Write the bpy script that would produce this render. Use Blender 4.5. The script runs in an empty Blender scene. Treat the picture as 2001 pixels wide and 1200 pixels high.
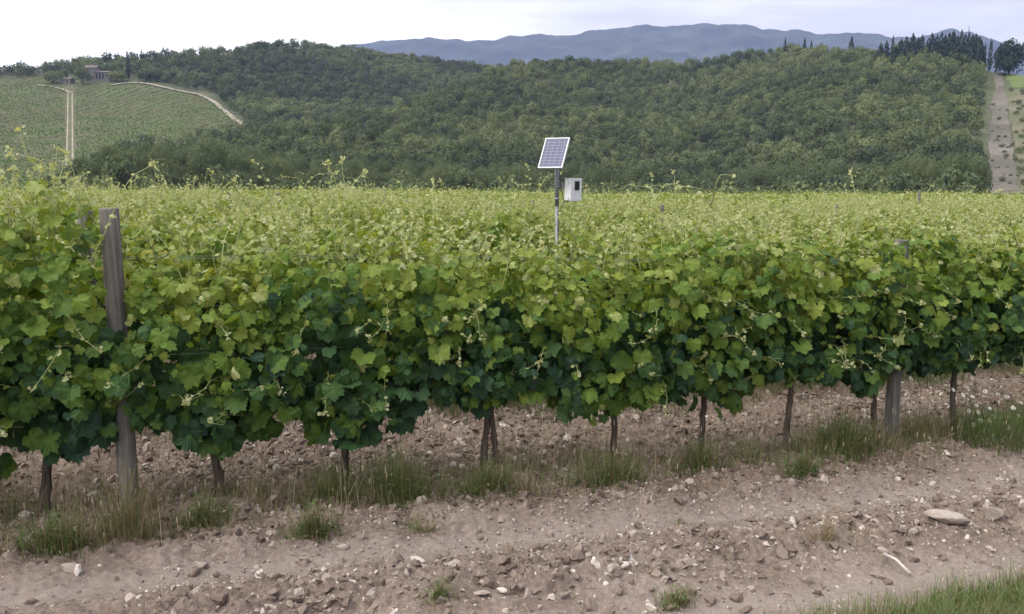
import bpy, math, random
import numpy as np
from mathutils import Vector, Matrix
R = math.radians
SC = bpy.context.scene
COL = SC.collection

# ------------------------------------------------------------------ camera
F = 1650.0; W0, H0 = 2001.0, 1200.0
CAMZ = 2.5
PITCH = math.atan(230.0 / F)
cam_d = bpy.data.cameras.new('camera'); cam = bpy.data.objects.new('camera', cam_d); COL.objects.link(cam)
cam.location = (0, 0, CAMZ); cam.rotation_euler = (math.pi / 2 - PITCH, 0, 0)
cam_d.sensor_width = 36.0; cam_d.sensor_fit = 'HORIZONTAL'; cam_d.lens = 36.0 * F / W0
cam_d.clip_start = 0.05; cam_d.clip_end = 40000
SC.camera = cam

# ------------------------------------------------------------------ world, sun, exposure
SUN_EL, SUN_AZ = 48.0, -125.0          # azimuth measured from +Y (view direction) clockwise
world = bpy.data.worlds.new('World'); SC.world = world; world.use_nodes = True
nt = world.node_tree; nt.nodes.clear()
def N(nt, t, **kw):
    n = nt.nodes.new(t)
    for k, v in kw.items():
        if k.startswith('i_'):
            n.inputs[k[2:].replace('_', ' ')].default_value = v
        else: setattr(n, k, v)
    return n
out = N(nt, 'ShaderNodeOutputWorld'); bg = N(nt, 'ShaderNodeBackground'); bg.inputs[1].default_value = 0.1
sky = N(nt, 'ShaderNodeTexSky'); sky.sky_type = 'NISHITA'; sky.sun_disc = False
sky.sun_elevation = R(SUN_EL); sky.sun_rotation = R(SUN_AZ)
tc = N(nt, 'ShaderNodeTexCoord')
mp = N(nt, 'ShaderNodeMapping'); mp.inputs['Scale'].default_value = (1.0, 1.0, 6.0); mp.inputs['Location'].default_value = (0.35, 0.1, 0.2)
nz = N(nt, 'ShaderNodeTexNoise'); nz.inputs['Scale'].default_value = 1.6; nz.inputs['Detail'].default_value = 7; nz.inputs['Roughness'].default_value = 0.55
sep = N(nt, 'ShaderNodeSeparateXYZ')
add = N(nt, 'ShaderNodeMath', operation='MULTIPLY_ADD'); add.inputs[1].default_value = 0.62; add.inputs[2].default_value = 0.0   # bluer to the right
sm = N(nt, 'ShaderNodeMath', operation='ADD')
rmp = N(nt, 'ShaderNodeValToRGB')
rmp.color_ramp.elements[0].position = 0.40; rmp.color_ramp.elements[0].color = (10.6, 10.4, 10.1, 1)
rmp.color_ramp.elements[1].position = 0.80; rmp.color_ramp.elements[1].color = (4.1, 4.2, 4.7, 1)
e = rmp.color_ramp.elements.new(0.60); e.color = (6.2, 6.2, 6.3, 1)
mix = N(nt, 'ShaderNodeMixRGB'); mix.inputs[0].default_value = 0.93
L = nt.links.new
L(tc.outputs['Generated'], mp.inputs[0]); L(mp.outputs[0], nz.inputs['Vector'])
L(tc.outputs['Generated'], sep.inputs[0]); L(sep.outputs[0], add.inputs[0]); L(add.outputs[0], sm.inputs[0]); L(nz.outputs[0], sm.inputs[1])
L(sm.outputs[0], rmp.inputs[0]); L(sky.outputs[0], mix.inputs[1]); L(rmp.outputs[0], mix.inputs[2]); zf = N(nt, 'ShaderNodeMath', operation='SUBTRACT'); zf.inputs[1].default_value = 0.26; zf.use_clamp = True      # an overcast sky is brightest overhead
zg = N(nt, 'ShaderNodeMath', operation='MULTIPLY_ADD'); zg.inputs[1].default_value = 2.0; zg.inputs[2].default_value = 1.0
zm = N(nt, 'ShaderNodeVectorMath', operation='SCALE'); L(sep.outputs[2], zf.inputs[0]); L(zf.outputs[0], zg.inputs[0]); L(mix.outputs[0], zm.inputs[0]); L(zg.outputs[0], zm.inputs['Scale'])
L(zm.outputs[0], bg.inputs[0]); L(bg.outputs[0], out.inputs[0])
sun_d = bpy.data.lights.new('sun', 'SUN'); sun = bpy.data.objects.new('sun', sun_d); COL.objects.link(sun)
sun_d.energy = 1.2; sun_d.angle = R(16); sun_d.color = (1.0, 0.95, 0.88)
_a = R(SUN_AZ); _e = R(SUN_EL)
sdir = Vector((math.sin(_a) * math.cos(_e), math.cos(_a) * math.cos(_e), math.sin(_e)))
sun.rotation_euler = sdir.to_track_quat('Z', 'Y').to_euler()
SC.view_settings.view_transform = 'Standard'; SC.view_settings.look = 'None'
SC.view_settings.exposure = 0.72; SC.view_settings.gamma = 1.0
try:
    SC.view_settings.use_curve_mapping = False
    SC.cycles.max_bounces = 7; SC.cycles.diffuse_bounces = 4; SC.cycles.transmission_bounces = 4; SC.cycles.volume_bounces = 0
    SC.cycles.transparent_max_bounces = 4
except Exception: pass

# ------------------------------------------------------------------ helpers
def rng(s): return np.random.default_rng(s)
def mesh(name, V, faces, mats=None, tone=None, smooth=False, mi=None):
    """V (n,3); faces: array (m,k) or list of such arrays"""
    if not isinstance(faces, (list, tuple)): faces = [faces]
    faces = [np.asarray(f, dtype=np.int32) for f in faces if len(f)]
    me = bpy.data.meshes.new(name)
    V = np.asarray(V, dtype=np.float32)
    me.vertices.add(len(V)); me.vertices.foreach_set('co', V.ravel())
    li = np.concatenate([f.ravel() for f in faces]); cnt = np.concatenate([np.full(len(f), f.shape[1], dtype=np.int32) for f in faces])
    st = np.concatenate([[0], np.cumsum(cnt)[:-1]]).astype(np.int32)
    me.loops.add(len(li)); me.loops.foreach_set('vertex_index', li)
    me.polygons.add(len(cnt)); me.polygons.foreach_set('loop_start', st)
    me.polygons.foreach_set('use_smooth', np.full(len(cnt), bool(smooth)))
    if mats:
        for m in (mats if isinstance(mats, (list, tuple)) else [mats]): me.materials.append(m)
    if mi is not None: me.polygons.foreach_set('material_index', np.asarray(mi, dtype=np.int32))
    me.update(calc_edges=True)
    if tone is not None:
        at = me.attributes.new('tone', 'FLOAT', 'POINT'); at.data.foreach_set('value', np.asarray(tone, dtype=np.float32))
    return me
def obj(name, data, parent=None, loc=(0, 0, 0), rot=(0, 0, 0), scale=None):
    o = bpy.data.objects.new(name, data); COL.objects.link(o); o.location = loc; o.rotation_euler = rot
    if scale is not None: o.scale = scale if hasattr(scale, '__len__') else (scale,) * 3
    if parent: o.parent = parent
    return o
def tag(o, label=None, cat=None, group=None, kind=None):
    if label: o['label'] = label
    if cat: o['category'] = cat
    if group: o['group'] = group
    if kind: o['kind'] = kind
    return o
class MB:
    """collects arrays of faces into one mesh"""
    def __init__(s): s.V = []; s.F = {}; s.T = []; s.n = 0
    def add(s, V, Fs, t=0.5):
        V = np.asarray(V, dtype=np.float64).reshape(-1, 3); Fs = np.asarray(Fs, dtype=np.int64)
        s.V.append(V); s.F.setdefault(Fs.shape[1], []).append(Fs + s.n)
        s.T.append(np.broadcast_to(np.asarray(t, dtype=np.float64), (len(V),)).copy()); s.n += len(V)
    def inst(s, TV, TF, pos, B, t):
        """template verts TV (v,3), faces TF (f,k), pos (n,3), basis B (n,3,3) columns scaled"""
        n, v = len(pos), len(TV)
        if n == 0: return
        V = np.einsum('nij,vj->nvi', B, TV) + pos[:, None, :]
        Fs = TF[None] + (np.arange(n) * v)[:, None, None]
        t = np.asarray(t, dtype=np.float64)
        tt = np.repeat(t, v) if t.ndim == 1 else (t.ravel() if t.ndim == 2 else np.full(n * v, float(t)))
        s.add(V.reshape(-1, 3), Fs.reshape(-1, TF.shape[1]), tt)
    def tube(s, P, r, sides=6, t=0.5, cap=True):
        P = np.asarray(P, dtype=np.float64); n = len(P); r = np.broadcast_to(np.asarray(r, dtype=np.float64), (n,))
        T = np.gradient(P, axis=0); T /= np.linalg.norm(T, axis=1)[:, None] + 1e-9
        ref = np.array([0.13, 0.97, 0.21]) if abs(T[0][1]) < 0.9 else np.array([1.0, 0.1, 0.0])
        A = np.cross(T, ref); A /= np.linalg.norm(A, axis=1)[:, None] + 1e-9; Bv = np.cross(T, A)
        th = np.linspace(0, 2 * np.pi, sides, endpoint=False)
        V = P[:, None] + r[:, None, None] * (np.cos(th)[None, :, None] * A[:, None] + np.sin(th)[None, :, None] * Bv[:, None])
        i = np.arange(n - 1)[:, None] * sides; j = np.arange(sides)[None]; j2 = (j + 1) % sides
        Fq = np.stack([i + j, i + j2, i + j2 + sides, i + j + sides], -1).reshape(-1, 4)
        s.add(V.reshape(-1, 3), Fq, t)
        if cap and sides >= 3:
            base = s.n - n * sides
            for o_, rev in ((0, True), ((n - 1) * sides, False)):
                ring = [base + o_ + q for q in range(sides)]
                if rev: ring = ring[::-1]
                s.F.setdefault(sides, []).append(np.array([ring]))
    def box(s, c, d, M=None, t=0.5, bev=0.0):
        c = np.asarray(c, float); d = np.asarray(d, float) / 2
        if bev > 0:
            V = []; 
            for ax in range(3):
                for sx in (-1, 1):
                    for a in (-1, 1):
                        for b in (-1, 1):
                            v = [0, 0, 0]; v[ax] = sx * d[ax]; o1, o2 = (ax + 1) % 3, (ax + 2) % 3
                            v[o1] = a * (d[o1] - bev); v[o2] = b * (d[o2] - bev); V.append(v)
            V = np.array(V)
            import bmesh
            bm = bmesh.new()
            for v in V: bm.verts.new(v)
            r_ = bmesh.ops.convex_hull(bm, input=bm.verts[:]); bm.verts.index_update(); bmesh.ops.triangulate(bm, faces=bm.faces[:])
            V2 = np.array([v.co[:] for v in bm.verts]); F2 = np.array([[v.index for v in f.verts] for f in bm.faces]); bm.free()
            if M is not None: V2 = V2 @ np.asarray(M).T
            s.add(V2 + c, F2, t); return
        V = np.array([[x, y, z] for x in (-1, 1) for y in (-1, 1) for z in (-1, 1)]) * d
        if M is not None: V = V @ np.asarray(M).T
        s.add(V + c, [[0, 1, 3, 2], [4, 6, 7, 5], [0, 4, 5, 1], [2, 3, 7, 6], [0, 2, 6, 4], [1, 5, 7, 3]], t)
    def mesh(s, name, mats, smooth=False):
        return mesh(name, np.concatenate(s.V), [np.concatenate(f) for f in s.F.values()], mats, np.concatenate(s.T), smooth)
    def build(s, name, mats, parent=None, smooth=False, **kw): return obj(name, s.mesh(name, mats, smooth), parent, **kw)

def _h(ix, iy, seed):
    x = (ix.astype(np.int64) * 374761393 + iy.astype(np.int64) * 668265263 + seed * 974634777) & 0xFFFFFFFF
    x = ((x ^ (x >> 13)) * 1274126177) & 0xFFFFFFFF
    return ((x ^ (x >> 16)) & 0xFFFF) / 65535.0
def vn(x, y, seed=0):
    x = np.asarray(x, float); y = np.asarray(y, float)
    ix, iy = np.floor(x), np.floor(y); fx, fy = x - ix, y - iy
    fx = fx * fx * (3 - 2 * fx); fy = fy * fy * (3 - 2 * fy)
    ix = ix.astype(np.int64); iy = iy.astype(np.int64)
    a, b, c, d = _h(ix, iy, seed), _h(ix + 1, iy, seed), _h(ix, iy + 1, seed), _h(ix + 1, iy + 1, seed)
    return (a * (1 - fx) + b * fx) * (1 - fy) + (c * (1 - fx) + d * fx) * fy * 1.0
def fbm(x, y, seed=0, oct=4, g=0.5):
    s = 0; a = 1; t = 0
    for o in range(oct):
        s = s + a * vn(x * 2 ** o + 17.3 * o, y * 2 ** o - 9.1 * o, seed + o); t += a; a *= g
    return s / t
def sstep(a, b, x):
    t = np.clip((x - a) / (b - a), 0, 1); return t * t * (3 - 2 * t)
def ray(px, py):
    c, s = math.cos(PITCH), math.sin(PITCH)
    u = (600.0 - np.asarray(py, float)) / F; r = (np.asarray(px, float) - 1000.5) / F
    return r, c + s * u, -s + c * u
def ae(px, py):
    x, y, z = ray(px, py); return np.arctan2(x, y), np.arctan2(z, np.hypot(x, y))
def proj(x, y, z):
    c, s = math.cos(PITCH), math.sin(PITCH); z = z - CAMZ
    d = y * c - z * s; u = y * s + z * c
    return 1000.5 + F * x / d, 600 - F * u / d
def inpoly(px, py, poly):
    r_ = np.zeros(np.shape(px), bool); n = len(poly)
    for i in range(n):
        x1, y1 = poly[i]; x2, y2 = poly[(i + 1) % n]
        c = ((y1 > py) != (y2 > py)) & (px < (x2 - x1) * (py - y1) / (y2 - y1 + 1e-12) + x1); r_ ^= c
    return r_
def rotz(a):
    c, s = np.cos(a), np.sin(a); return np.array([[c, -s, 0], [s, c, 0], [0, 0, 1.0]])

# ------------------------------------------------------------------ materials
def mat(name): 
    m = bpy.data.materials.new(name); m.use_nodes = True; t = m.node_tree; t.nodes.clear(); return m, t
def ramp(t, stops, src=None):
    r_ = t.nodes.new('ShaderNodeValToRGB'); el = r_.color_ramp.elements
    el[0].position, el[0].color = stops[0][0], (*stops[0][1], 1); el[1].position, el[1].color = stops[-1][0], (*stops[-1][1], 1)
    for p_, c_ in stops[1:-1]:
        x = el.new(p_); x.color = (*c_, 1)
    if src is not None: t.links.new(src, r_.inputs[0])
    return r_
def attr(t, name='tone'):
    a = t.nodes.new('ShaderNodeAttribute'); a.attribute_name = name; return a
def noise(t, scale, detail=4, rough=0.5, vec=None, coord='Object', sc3=None):
    n = t.nodes.new('ShaderNodeTexNoise'); n.inputs['Scale'].default_value = scale; n.inputs['Detail'].default_value = detail; n.inputs['Roughness'].default_value = rough
    c = t.nodes.new('ShaderNodeTexCoord')
    if sc3:
        m_ = t.nodes.new('ShaderNodeMapping'); m_.inputs['Scale'].default_value = sc3; t.links.new(c.outputs[coord], m_.inputs[0]); t.links.new(m_.outputs[0], n.inputs['Vector'])
    else: t.links.new(c.outputs[coord], n.inputs['Vector'])
    return n
def mixc(t, fac, a, b, mode='MIX'):
    m = t.nodes.new('ShaderNodeMixRGB'); m.blend_type = mode
    for s_, i in ((fac, 0), (a, 1), (b, 2)):
        if isinstance(s_, (int, float)): m.inputs[i].default_value = s_
        elif isinstance(s_, tuple): m.inputs[i].default_value = (*s_, 1)
        else: t.links.new(s_, m.inputs[i])
    return m.outputs[0]
def math_(t, op, a, b=0.0, c=None):
    m = t.nodes.new('ShaderNodeMath'); m.operation = op
    for s_, i in ((a, 0), (b, 1), (c, 2)):
        if s_ is None: continue
        if isinstance(s_, (int, float)): m.inputs[i].default_value = s_
        else: t.links.new(s_, m.inputs[i])
    return m.outputs[0]
def principled(t, col, rough=0.6, spec=0.3, metal=0.0, bump=None, bstr=0.3, bdist=0.01):
    p = t.nodes.new('ShaderNodeBsdfPrincipled')
    if isinstance(col, tuple): p.inputs['Base Color'].default_value = (*col, 1)
    else: t.links.new(col, p.inputs['Base Color'])
    if isinstance(rough, (int, float)): p.inputs['Roughness'].default_value = rough
    else: t.links.new(rough, p.inputs['Roughness'])
    p.inputs['Specular IOR Level'].default_value = spec; p.inputs['Metallic'].default_value = metal
    if bump is not None:
        b = t.nodes.new('ShaderNodeBump'); b.inputs['Strength'].default_value = bstr; b.inputs['Distance'].default_value = bdist
        t.links.new(bump, b.inputs['Height']); t.links.new(b.outputs[0], p.inputs['Normal'])
    return p
def finish(m, t, sh):
    o = t.nodes.new('ShaderNodeOutputMaterial'); t.links.new(sh, o.inputs[0]); return m

def leafmat(name, stops, trans=0.3, rough=0.5, spec=0.35, nscale=9.0, back=0.06):
    m, t = mat(name); a = attr(t)
    nz_ = noise(t, nscale, 3)
    f = math_(t, 'ADD', a.outputs['Fac'], math_(t, 'MULTIPLY', math_(t, 'SUBTRACT', nz_.outputs[0], 0.5), 0.22))
    col = ramp(t, stops, f).outputs[0]
    g = t.nodes.new('ShaderNodeNewGeometry')
    col2 = mixc(t, math_(t, 'MULTIPLY', g.outputs['Backfacing'], back), col, (0.30, 0.36, 0.22))
    p = principled(t, col2, rough, spec)
    if trans > 0:
        tr = t.nodes.new('ShaderNodeBsdfTranslucent'); t.links.new(mixc(t, 1.0, col, (1.25, 1.15, 0.55), 'MULTIPLY'), tr.inputs[0])
        mx = t.nodes.new('ShaderNodeMixShader'); mx.inputs[0].default_value = trans
        t.links.new(p.outputs[0], mx.inputs[1]); t.links.new(tr.outputs[0], mx.inputs[2]); return finish(m, t, mx.outputs[0])
    return finish(m, t, p.outputs[0])
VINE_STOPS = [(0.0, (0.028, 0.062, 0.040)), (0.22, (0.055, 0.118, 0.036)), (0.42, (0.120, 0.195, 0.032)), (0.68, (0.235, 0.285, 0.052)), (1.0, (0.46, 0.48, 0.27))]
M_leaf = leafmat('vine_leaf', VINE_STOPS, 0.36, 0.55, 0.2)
M_leaf_far = leafmat('vine_leaf_distant', VINE_STOPS, 0.34, 0.65, 0.1, 3.0)
M_tree = leafmat('tree_foliage', [(0, (0.050, 0.070, 0.044)), (0.35, (0.094, 0.122, 0.060)), (0.7, (0.150, 0.182, 0.082)), (1, (0.220, 0.240, 0.120))], 0.25, 0.8, 0.1, 0.4, 0.0)
M_conifer = leafmat('conifer_needles', [(0, (0.012, 0.024, 0.018)), (1, (0.045, 0.070, 0.045))], 0.0, 0.8, 0.1, 0.4, 0.0)
M_stem = leafmat('green_stem', [(0, (0.10, 0.07, 0.04)), (0.4, (0.18, 0.20, 0.06)), (1, (0.42, 0.46, 0.22))], 0.0, 0.5, 0.3, 5, 0)
M_grass = leafmat('grass_blade', [(0, (0.050, 0.090, 0.030)), (0.33, (0.105, 0.155, 0.046)), (0.5, (0.17, 0.165, 0.08)), (0.68, (0.21, 0.165, 0.105)), (1, (0.40, 0.33, 0.23))], 0.25, 0.6, 0.2, 3, 0)

def bark(name, c1, c2, sc=(30, 30, 3)):
    m, t = mat(name); n = noise(t, 1.0, 6, 0.6, sc3=sc); n2 = noise(t, 6.0, 3)
    col = ramp(t, [(0.3, c1), (0.7, c2)], n.outputs[0]).outputs[0]
    col = mixc(t, 0.35, col, ramp(t, [(0.35, (0.35, 0.35, 0.35)), (0.65, (1, 1, 1))], n2.outputs[0]).outputs[0], 'MULTIPLY')
    return finish(m, t, principled(t, col, 0.9, 0.15, bump=n.outputs[0], bstr=0.9, bdist=0.012).outputs[0])
M_bark = bark('vine_bark', (0.045, 0.034, 0.028), (0.20, 0.155, 0.125), (45, 45, 5))
M_post = bark('weathered_post_wood', (0.10, 0.092, 0.082), (0.28, 0.26, 0.235), (38, 38, 1.6))
M_treebark = bark('tree_bark', (0.03, 0.025, 0.02), (0.09, 0.075, 0.06), (3, 3, 0.6))

def soilmat(name, c_lo, c_mid, c_hi, green=0.0, s=1.0, dust=False):
    m, t = mat(name)
    n1 = noise(t, 1.1 * s, 6, 0.6); n2 = noise(t, 26 * s, 6, 0.65); n3 = noise(t, 150 * s, 4, 0.6)
    v = math_(t, 'ADD', math_(t, 'MULTIPLY', n1.outputs[0], 0.35), math_(t, 'ADD', math_(t, 'MULTIPLY', n2.outputs[0], 0.4), math_(t, 'MULTIPLY', n3.outputs[0], 0.25)))
    col = ramp(t, [(0.40, c_lo), (0.5, c_mid), (0.60, c_hi)], v).outputs[0]
    if green > 0:
        ng = noise(t, 0.7 * s, 5, 0.7)
        col = mixc(t, math_(t, 'MULTIPLY', ramp(t, [(0.48, (0, 0, 0)), (0.62, (1, 1, 1))], ng.outputs[0]).outputs[0], green), col, (0.09, 0.12, 0.05))
    if dust: col = mixc(t, math_(t, 'MULTIPLY', attr(t).outputs['Fac'], 0.6), col, mixc(t, n2.outputs[0], (0.24, 0.195, 0.170), (0.36, 0.305, 0.27)))
    bm = math_(t, 'ADD', n2.outputs[0], math_(t, 'MULTIPLY', n3.outputs[0], 0.5))
    return finish(m, t, principled(t, col, 0.95, 0.1, bump=bm, bstr=0.8, bdist=0.02).outputs[0])
M_track = soilmat('dusty_track_soil', (0.115, 0.084, 0.066), (0.195, 0.150, 0.124), (0.290, 0.236, 0.200), dust=True)
M_soil = soilmat('tilled_clay_soil', (0.105, 0.074, 0.055), (0.195, 0.146, 0.114), (0.300, 0.238, 0.194))
M_verge = soilmat('verge_soil', (0.06, 0.06, 0.03), (0.12, 0.12, 0.06), (0.17, 0.16, 0.09))
def stonemat(name):
    m, t = mat(name); a = attr(t); n = noise(t, 40, 5, 0.6)
    col = ramp(t, [(0, (0.170, 0.128, 0.106)), (0.4, (0.28, 0.225, 0.19)), (0.75, (0.42, 0.36, 0.31)), (1, (0.60, 0.55, 0.49))], a.outputs['Fac']).outputs[0]
    col = mixc(t, 0.5, col, ramp(t, [(0.3, (0.55, 0.5, 0.46)), (0.65, (1, 1, 1))], n.outputs[0]).outputs[0], 'MULTIPLY')
    return finish(m, t, principled(t, col, 0.9, 0.2, bump=n.outputs[0], bstr=0.5, bdist=0.006).outputs[0])
M_stone = stonemat('limestone_rubble')
def plain(name, col, rough=0.5, spec=0.4, metal=0.0, var=0.12, ns=12):
    m, t = mat(name); n = noise(t, ns, 5, 0.6)
    c = mixc(t, 1.0, col, ramp(t, [(0.3, (1 - var,) * 3), (0.7, (1, 1, 1))], n.outputs[0]).outputs[0], 'MULTIPLY')
    return finish(m, t, principled(t, c, rough, spec, metal, bump=n.outputs[0], bstr=0.05).outputs[0])
M_galv = plain('galvanised_steel', (0.30, 0.31, 0.33), 0.55, 0.4, 0.4, 0.3, 30)
M_wire = plain('trellis_wire_steel', (0.25, 0.25, 0.24), 0.5, 0.5, 0.7, 0.3, 20)
M_white = plain('white_plastic', (0.74, 0.74, 0.75), 0.4, 0.4, 0, 0.10, 14)
M_alu = plain('pale_aluminium', (0.55, 0.56, 0.58), 0.45, 0.5, 0.2, 0.08, 14)
M_dark = plain('dark_window', (0.015, 0.015, 0.02), 0.2, 0.5, 0, 0.2)
M_petal = plain('white_petal', (0.78, 0.78, 0.76), 0.6, 0.2, 0, 0.05)
M_yellow = plain('yellow_disc', (0.60, 0.42, 0.05), 0.7, 0.2)
M_wall = plain('old_stone_wall', (0.20, 0.19, 0.17), 0.9, 0.1, 0, 0.4, 1.2)
M_roof = plain('terracotta_roof', (0.19, 0.155, 0.135), 0.9, 0.1, 0, 0.4, 1.5)
def cellmat():
    m, t = mat('solar_cells'); c = t.nodes.new('ShaderNodeTexCoord'); mp_ = t.nodes.new('ShaderNodeMapping')
    t.links.new(c.outputs['Object'], mp_.inputs[0])
    sx = t.nodes.new('ShaderNodeSeparateXYZ'); t.links.new(mp_.outputs[0], sx.inputs[0])
    def lines(o_, per, w):
        fr = math_(t, 'FRACT', math_(t, 'ADD', math_(t, 'DIVIDE', o_, per), 100.5)); d = math_(t, 'ABSOLUTE', math_(t, 'SUBTRACT', fr, 0.5)); return math_(t, 'GREATER_THAN', d, 0.5 - w)
    g = math_(t, 'MAXIMUM', lines(sx.outputs[0], 0.078, 0.035), lines(sx.outputs[1], 0.052, 0.05))
    g2 = math_(t, 'MULTIPLY', lines(sx.outputs[0], 0.026, 0.05), 0.5)
    n = noise(t, 60, 2)
    base = ramp(t, [(0.3, (0.038, 0.042, 0.095)), (0.7, (0.065, 0.068, 0.135))], n.outputs[0]).outputs[0]
    col = mixc(t, math_(t, 'MAXIMUM', g, g2), base, (0.21, 0.22, 0.29))
    return finish(m, t, principled(t, col, 0.22, 0.5).outputs[0])
M_cell = cellmat()

# ------------------------------------------------------------------ site frame: first row line
P0 = np.array([-2.83, 6.02]); D = np.array([0.9434, 0.3318]); NN = np.array([0.3318, -0.9434])   # along row; towards camera
ROWA = math.atan2(D[1], D[0]); SP = 2.4
def st(x, y):
    dx, dy = x - P0[0], y - P0[1]; return dx * D[0] + dy * D[1], dx * NN[0] + dy * NN[1]     # t, s
def xy(t, s): return P0[0] + t * D[0] + s * NN[0], P0[1] + t * D[1] + s * NN[1]
def G(x, y, fine=False):
    x = np.asarray(x, float); y = np.asarray(y, float); t, s = st(x, y)
    z = 0.04 - 0.16 * np.tanh(x / 4.0)
    z = z + 0.06 * (fbm(x * 0.35, y * 0.35, 3, 3) - 0.5)
    k = np.mod(-s + SP / 2, SP) - SP / 2                          # distance from the nearest row line
    inv = s < 0.9
    z = z + np.where(inv, 0.045 * np.exp(-(k / 0.35) ** 2), 0)
    # wheel ruts, middle ridge, bank up to the viewer
    z = z - 0.075 * np.exp(-((s - 1.12) / 0.26) ** 2) - 0.07 * np.exp(-((s - 2.45) / 0.3) ** 2) + 0.05 * np.exp(-((s - 1.75) / 0.28) ** 2)
    z = z + np.where(s > 2.8, (s - 2.8) * 0.23, 0)
    # edge of the vineyard plateau falls away
    z = z - 7.5 * sstep(96, 140, y)
    if fine:
        rough = np.where(s < 0.8, 1.0, 0.14 + 1.0 * np.exp(-((s - 1.75) / 0.35) ** 2) + 0.5 * np.exp(-((s - 0.75) / 0.3) ** 2))
        rough = np.where(s > 2.7, 0.4, rough) * (1 - sstep(30, 60, y))
        c = 1 - np.abs(2 * fbm(x * 5.2, y * 5.2, 21, 3) - 1) 
        z = z + rough * (0.095 * (fbm(x * 3.0, y * 3.0, 11, 3) - 0.5) + 0.105 * (fbm(x * 9, y * 9, 31, 3, 0.6) - 0.5) + 0.05 * (vn(x * 34, y * 34, 41) - 0.5) + 0.03 * (c - 0.7))
    return z
def nonuni(a, b, step, lo, hi, g=1.07):
    c = list(np.arange(a, b + step / 2, step)); s_ = step; x = c[-1]
    while x < hi: s_ *= g; x += s_; c.append(x)
    s_ = step; x = c[0]; pre = []
    while x > lo: s_ *= g; x -= s_; pre.append(x)
    return np.array(pre[::-1] + c)
gx = nonuni(-4.8, 6.8, 0.019, -170, 170); gy = nonuni(3.6, 11.0, 0.019, -14, 175)
XX, YY = np.meshgrid(gx, gy); ZZ = G(XX, YY, True)
V = np.stack([XX, YY, ZZ], -1).reshape(-1, 3)
nx, ny = len(gx), len(gy)
i = (np.arange(ny - 1)[:, None] * nx + np.arange(nx - 1)[None]).ravel()
Q = np.stack([i, i + 1, i + 1 + nx, i + nx], -1)
cx = V[Q].mean(1); tt, ss = st(cx[:, 0], cx[:, 1])
edge1 = 0.62 + 0.25 * (fbm(cx[:, 0] * 0.9, cx[:, 1] * 0.9, 5, 4) - 0.5); edge2 = 2.85 + 0.3 * (fbm(cx[:, 0] * 1.3, cx[:, 1] * 1.3, 6, 4) - 0.5)
def submesh(name, mask, m):
    q = Q[mask]; u, inv = np.unique(q, return_inverse=True); _, s_ = st(V[u, 0], V[u, 1]); wv_ = .12 * (fbm(V[u, 0] * 1.1, V[u, 1] * 1.1, 12, 3) - .5)
    rut = np.exp(-((s_ + wv_ - 1.12) / .2) ** 2) + np.exp(-((s_ + wv_ - 2.45) / .22) ** 2)
    return mesh(name, V[u], inv.reshape(-1, 4), m, np.clip(rut, 0, 1), smooth=True)
o = obj('vineyard_ground', submesh('vineyard_ground', ss < edge1, M_soil)); tag(o, 'tilled stony clay soil under the vine rows', 'ground', kind='structure')
o = obj('dirt_track', submesh('dirt_track', (ss >= edge1) & (ss < edge2), M_track)); tag(o, 'rutted dusty pinkish dirt track in front of the vines', 'track', kind='structure')
o = obj('verge_ground', submesh('verge_ground', ss >= edge2, M_verge)); tag(o, 'grassy verge bank beside the dirt track', 'ground', kind='structure')

# ------------------------------------------------------------------ rubble and clods (stuff) and named stones
def ico(sub=0):
    import bmesh
    bm = bmesh.new(); bmesh.ops.create_icosphere(bm, subdivisions=sub + 1, radius=1.0)
    v = np.array([x.co[:] for x in bm.verts]); bm.verts.index_update(); f = np.array([[q.index for q in p_.verts] for p_ in bm.faces]); bm.free(); return v, f
ICO0, ICO1, ICO2 = ico(0), ico(1), ico(2)
def rockshape(r_, base, amp=0.30, flat=0.85):
    v, f = base; v = v.copy()
    for _ in range(7):                                        # chop facets
        d = r_.normal(size=3); d /= np.linalg.norm(d); h = r_.uniform(0.35, 0.8); k = v @ d; v -= np.outer(np.maximum(k - h, 0), d)
    v *= 1 + amp * (r_.random(len(v))[:, None] - 0.5) * 1.5
    return v * np.array([1.0, r_.uniform(0.6, 0.95), flat * r_.uniform(0.6, 1.2)]), f
def rubble(name, n, seed, smin, smax, base, tone_f, srange, trange=(-3, 13), power=2.4, mt=M_stone, dens=None):
    r_ = rng(seed); mb = MB(); t = r_.uniform(*trange, n); s = r_.uniform(*srange, n); x, y = xy(t, s)
    if dens is not None:
        k = r_.random(n) < dens(x, y, s); x, y = x[k], y[k]
    n = len(x); sz = smin + (smax - smin) * r_.random(n) ** power * 1.0; tn = tone_f(r_, n); z = G(x, y, True) + sz * 0.04; kk = r_.integers(0, 9, n)
    for k in range(9):
        tv, tf = rockshape(r_, base); q = kk == k; m_ = q.sum(); a = r_.uniform(0, 6.28, m_)
        B = np.zeros((m_, 3, 3)); c_, s_ = np.cos(a), np.sin(a); tl = r_.normal(0, 0.25, (m_, 2))
        B[:, 0, 0] = c_; B[:, 0, 1] = -s_; B[:, 1, 0] = s_; B[:, 1, 1] = c_; B[:, 2, 2] = 1; B[:, 2, 0] = tl[:, 0]; B[:, 2, 1] = tl[:, 1]
        mb.inst(tv, tf, np.stack([x[q], y[q], z[q]], -1), B * sz[q][:, None, None], tn[q])
    return mb.build(name, mt)
patch = lambda x, y, s: 0.25 + 0.75 * sstep(0.4, 0.62, fbm(x * 1.1, y * 1.1, 55, 3))
rough_f = lambda x, y, s: np.clip(np.where(s < 0.75, 1.0, 0.07 + 1.0 * np.exp(-((s - 1.75) / 0.33) ** 2)), 0, 1) * patch(x, y, s)
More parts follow.
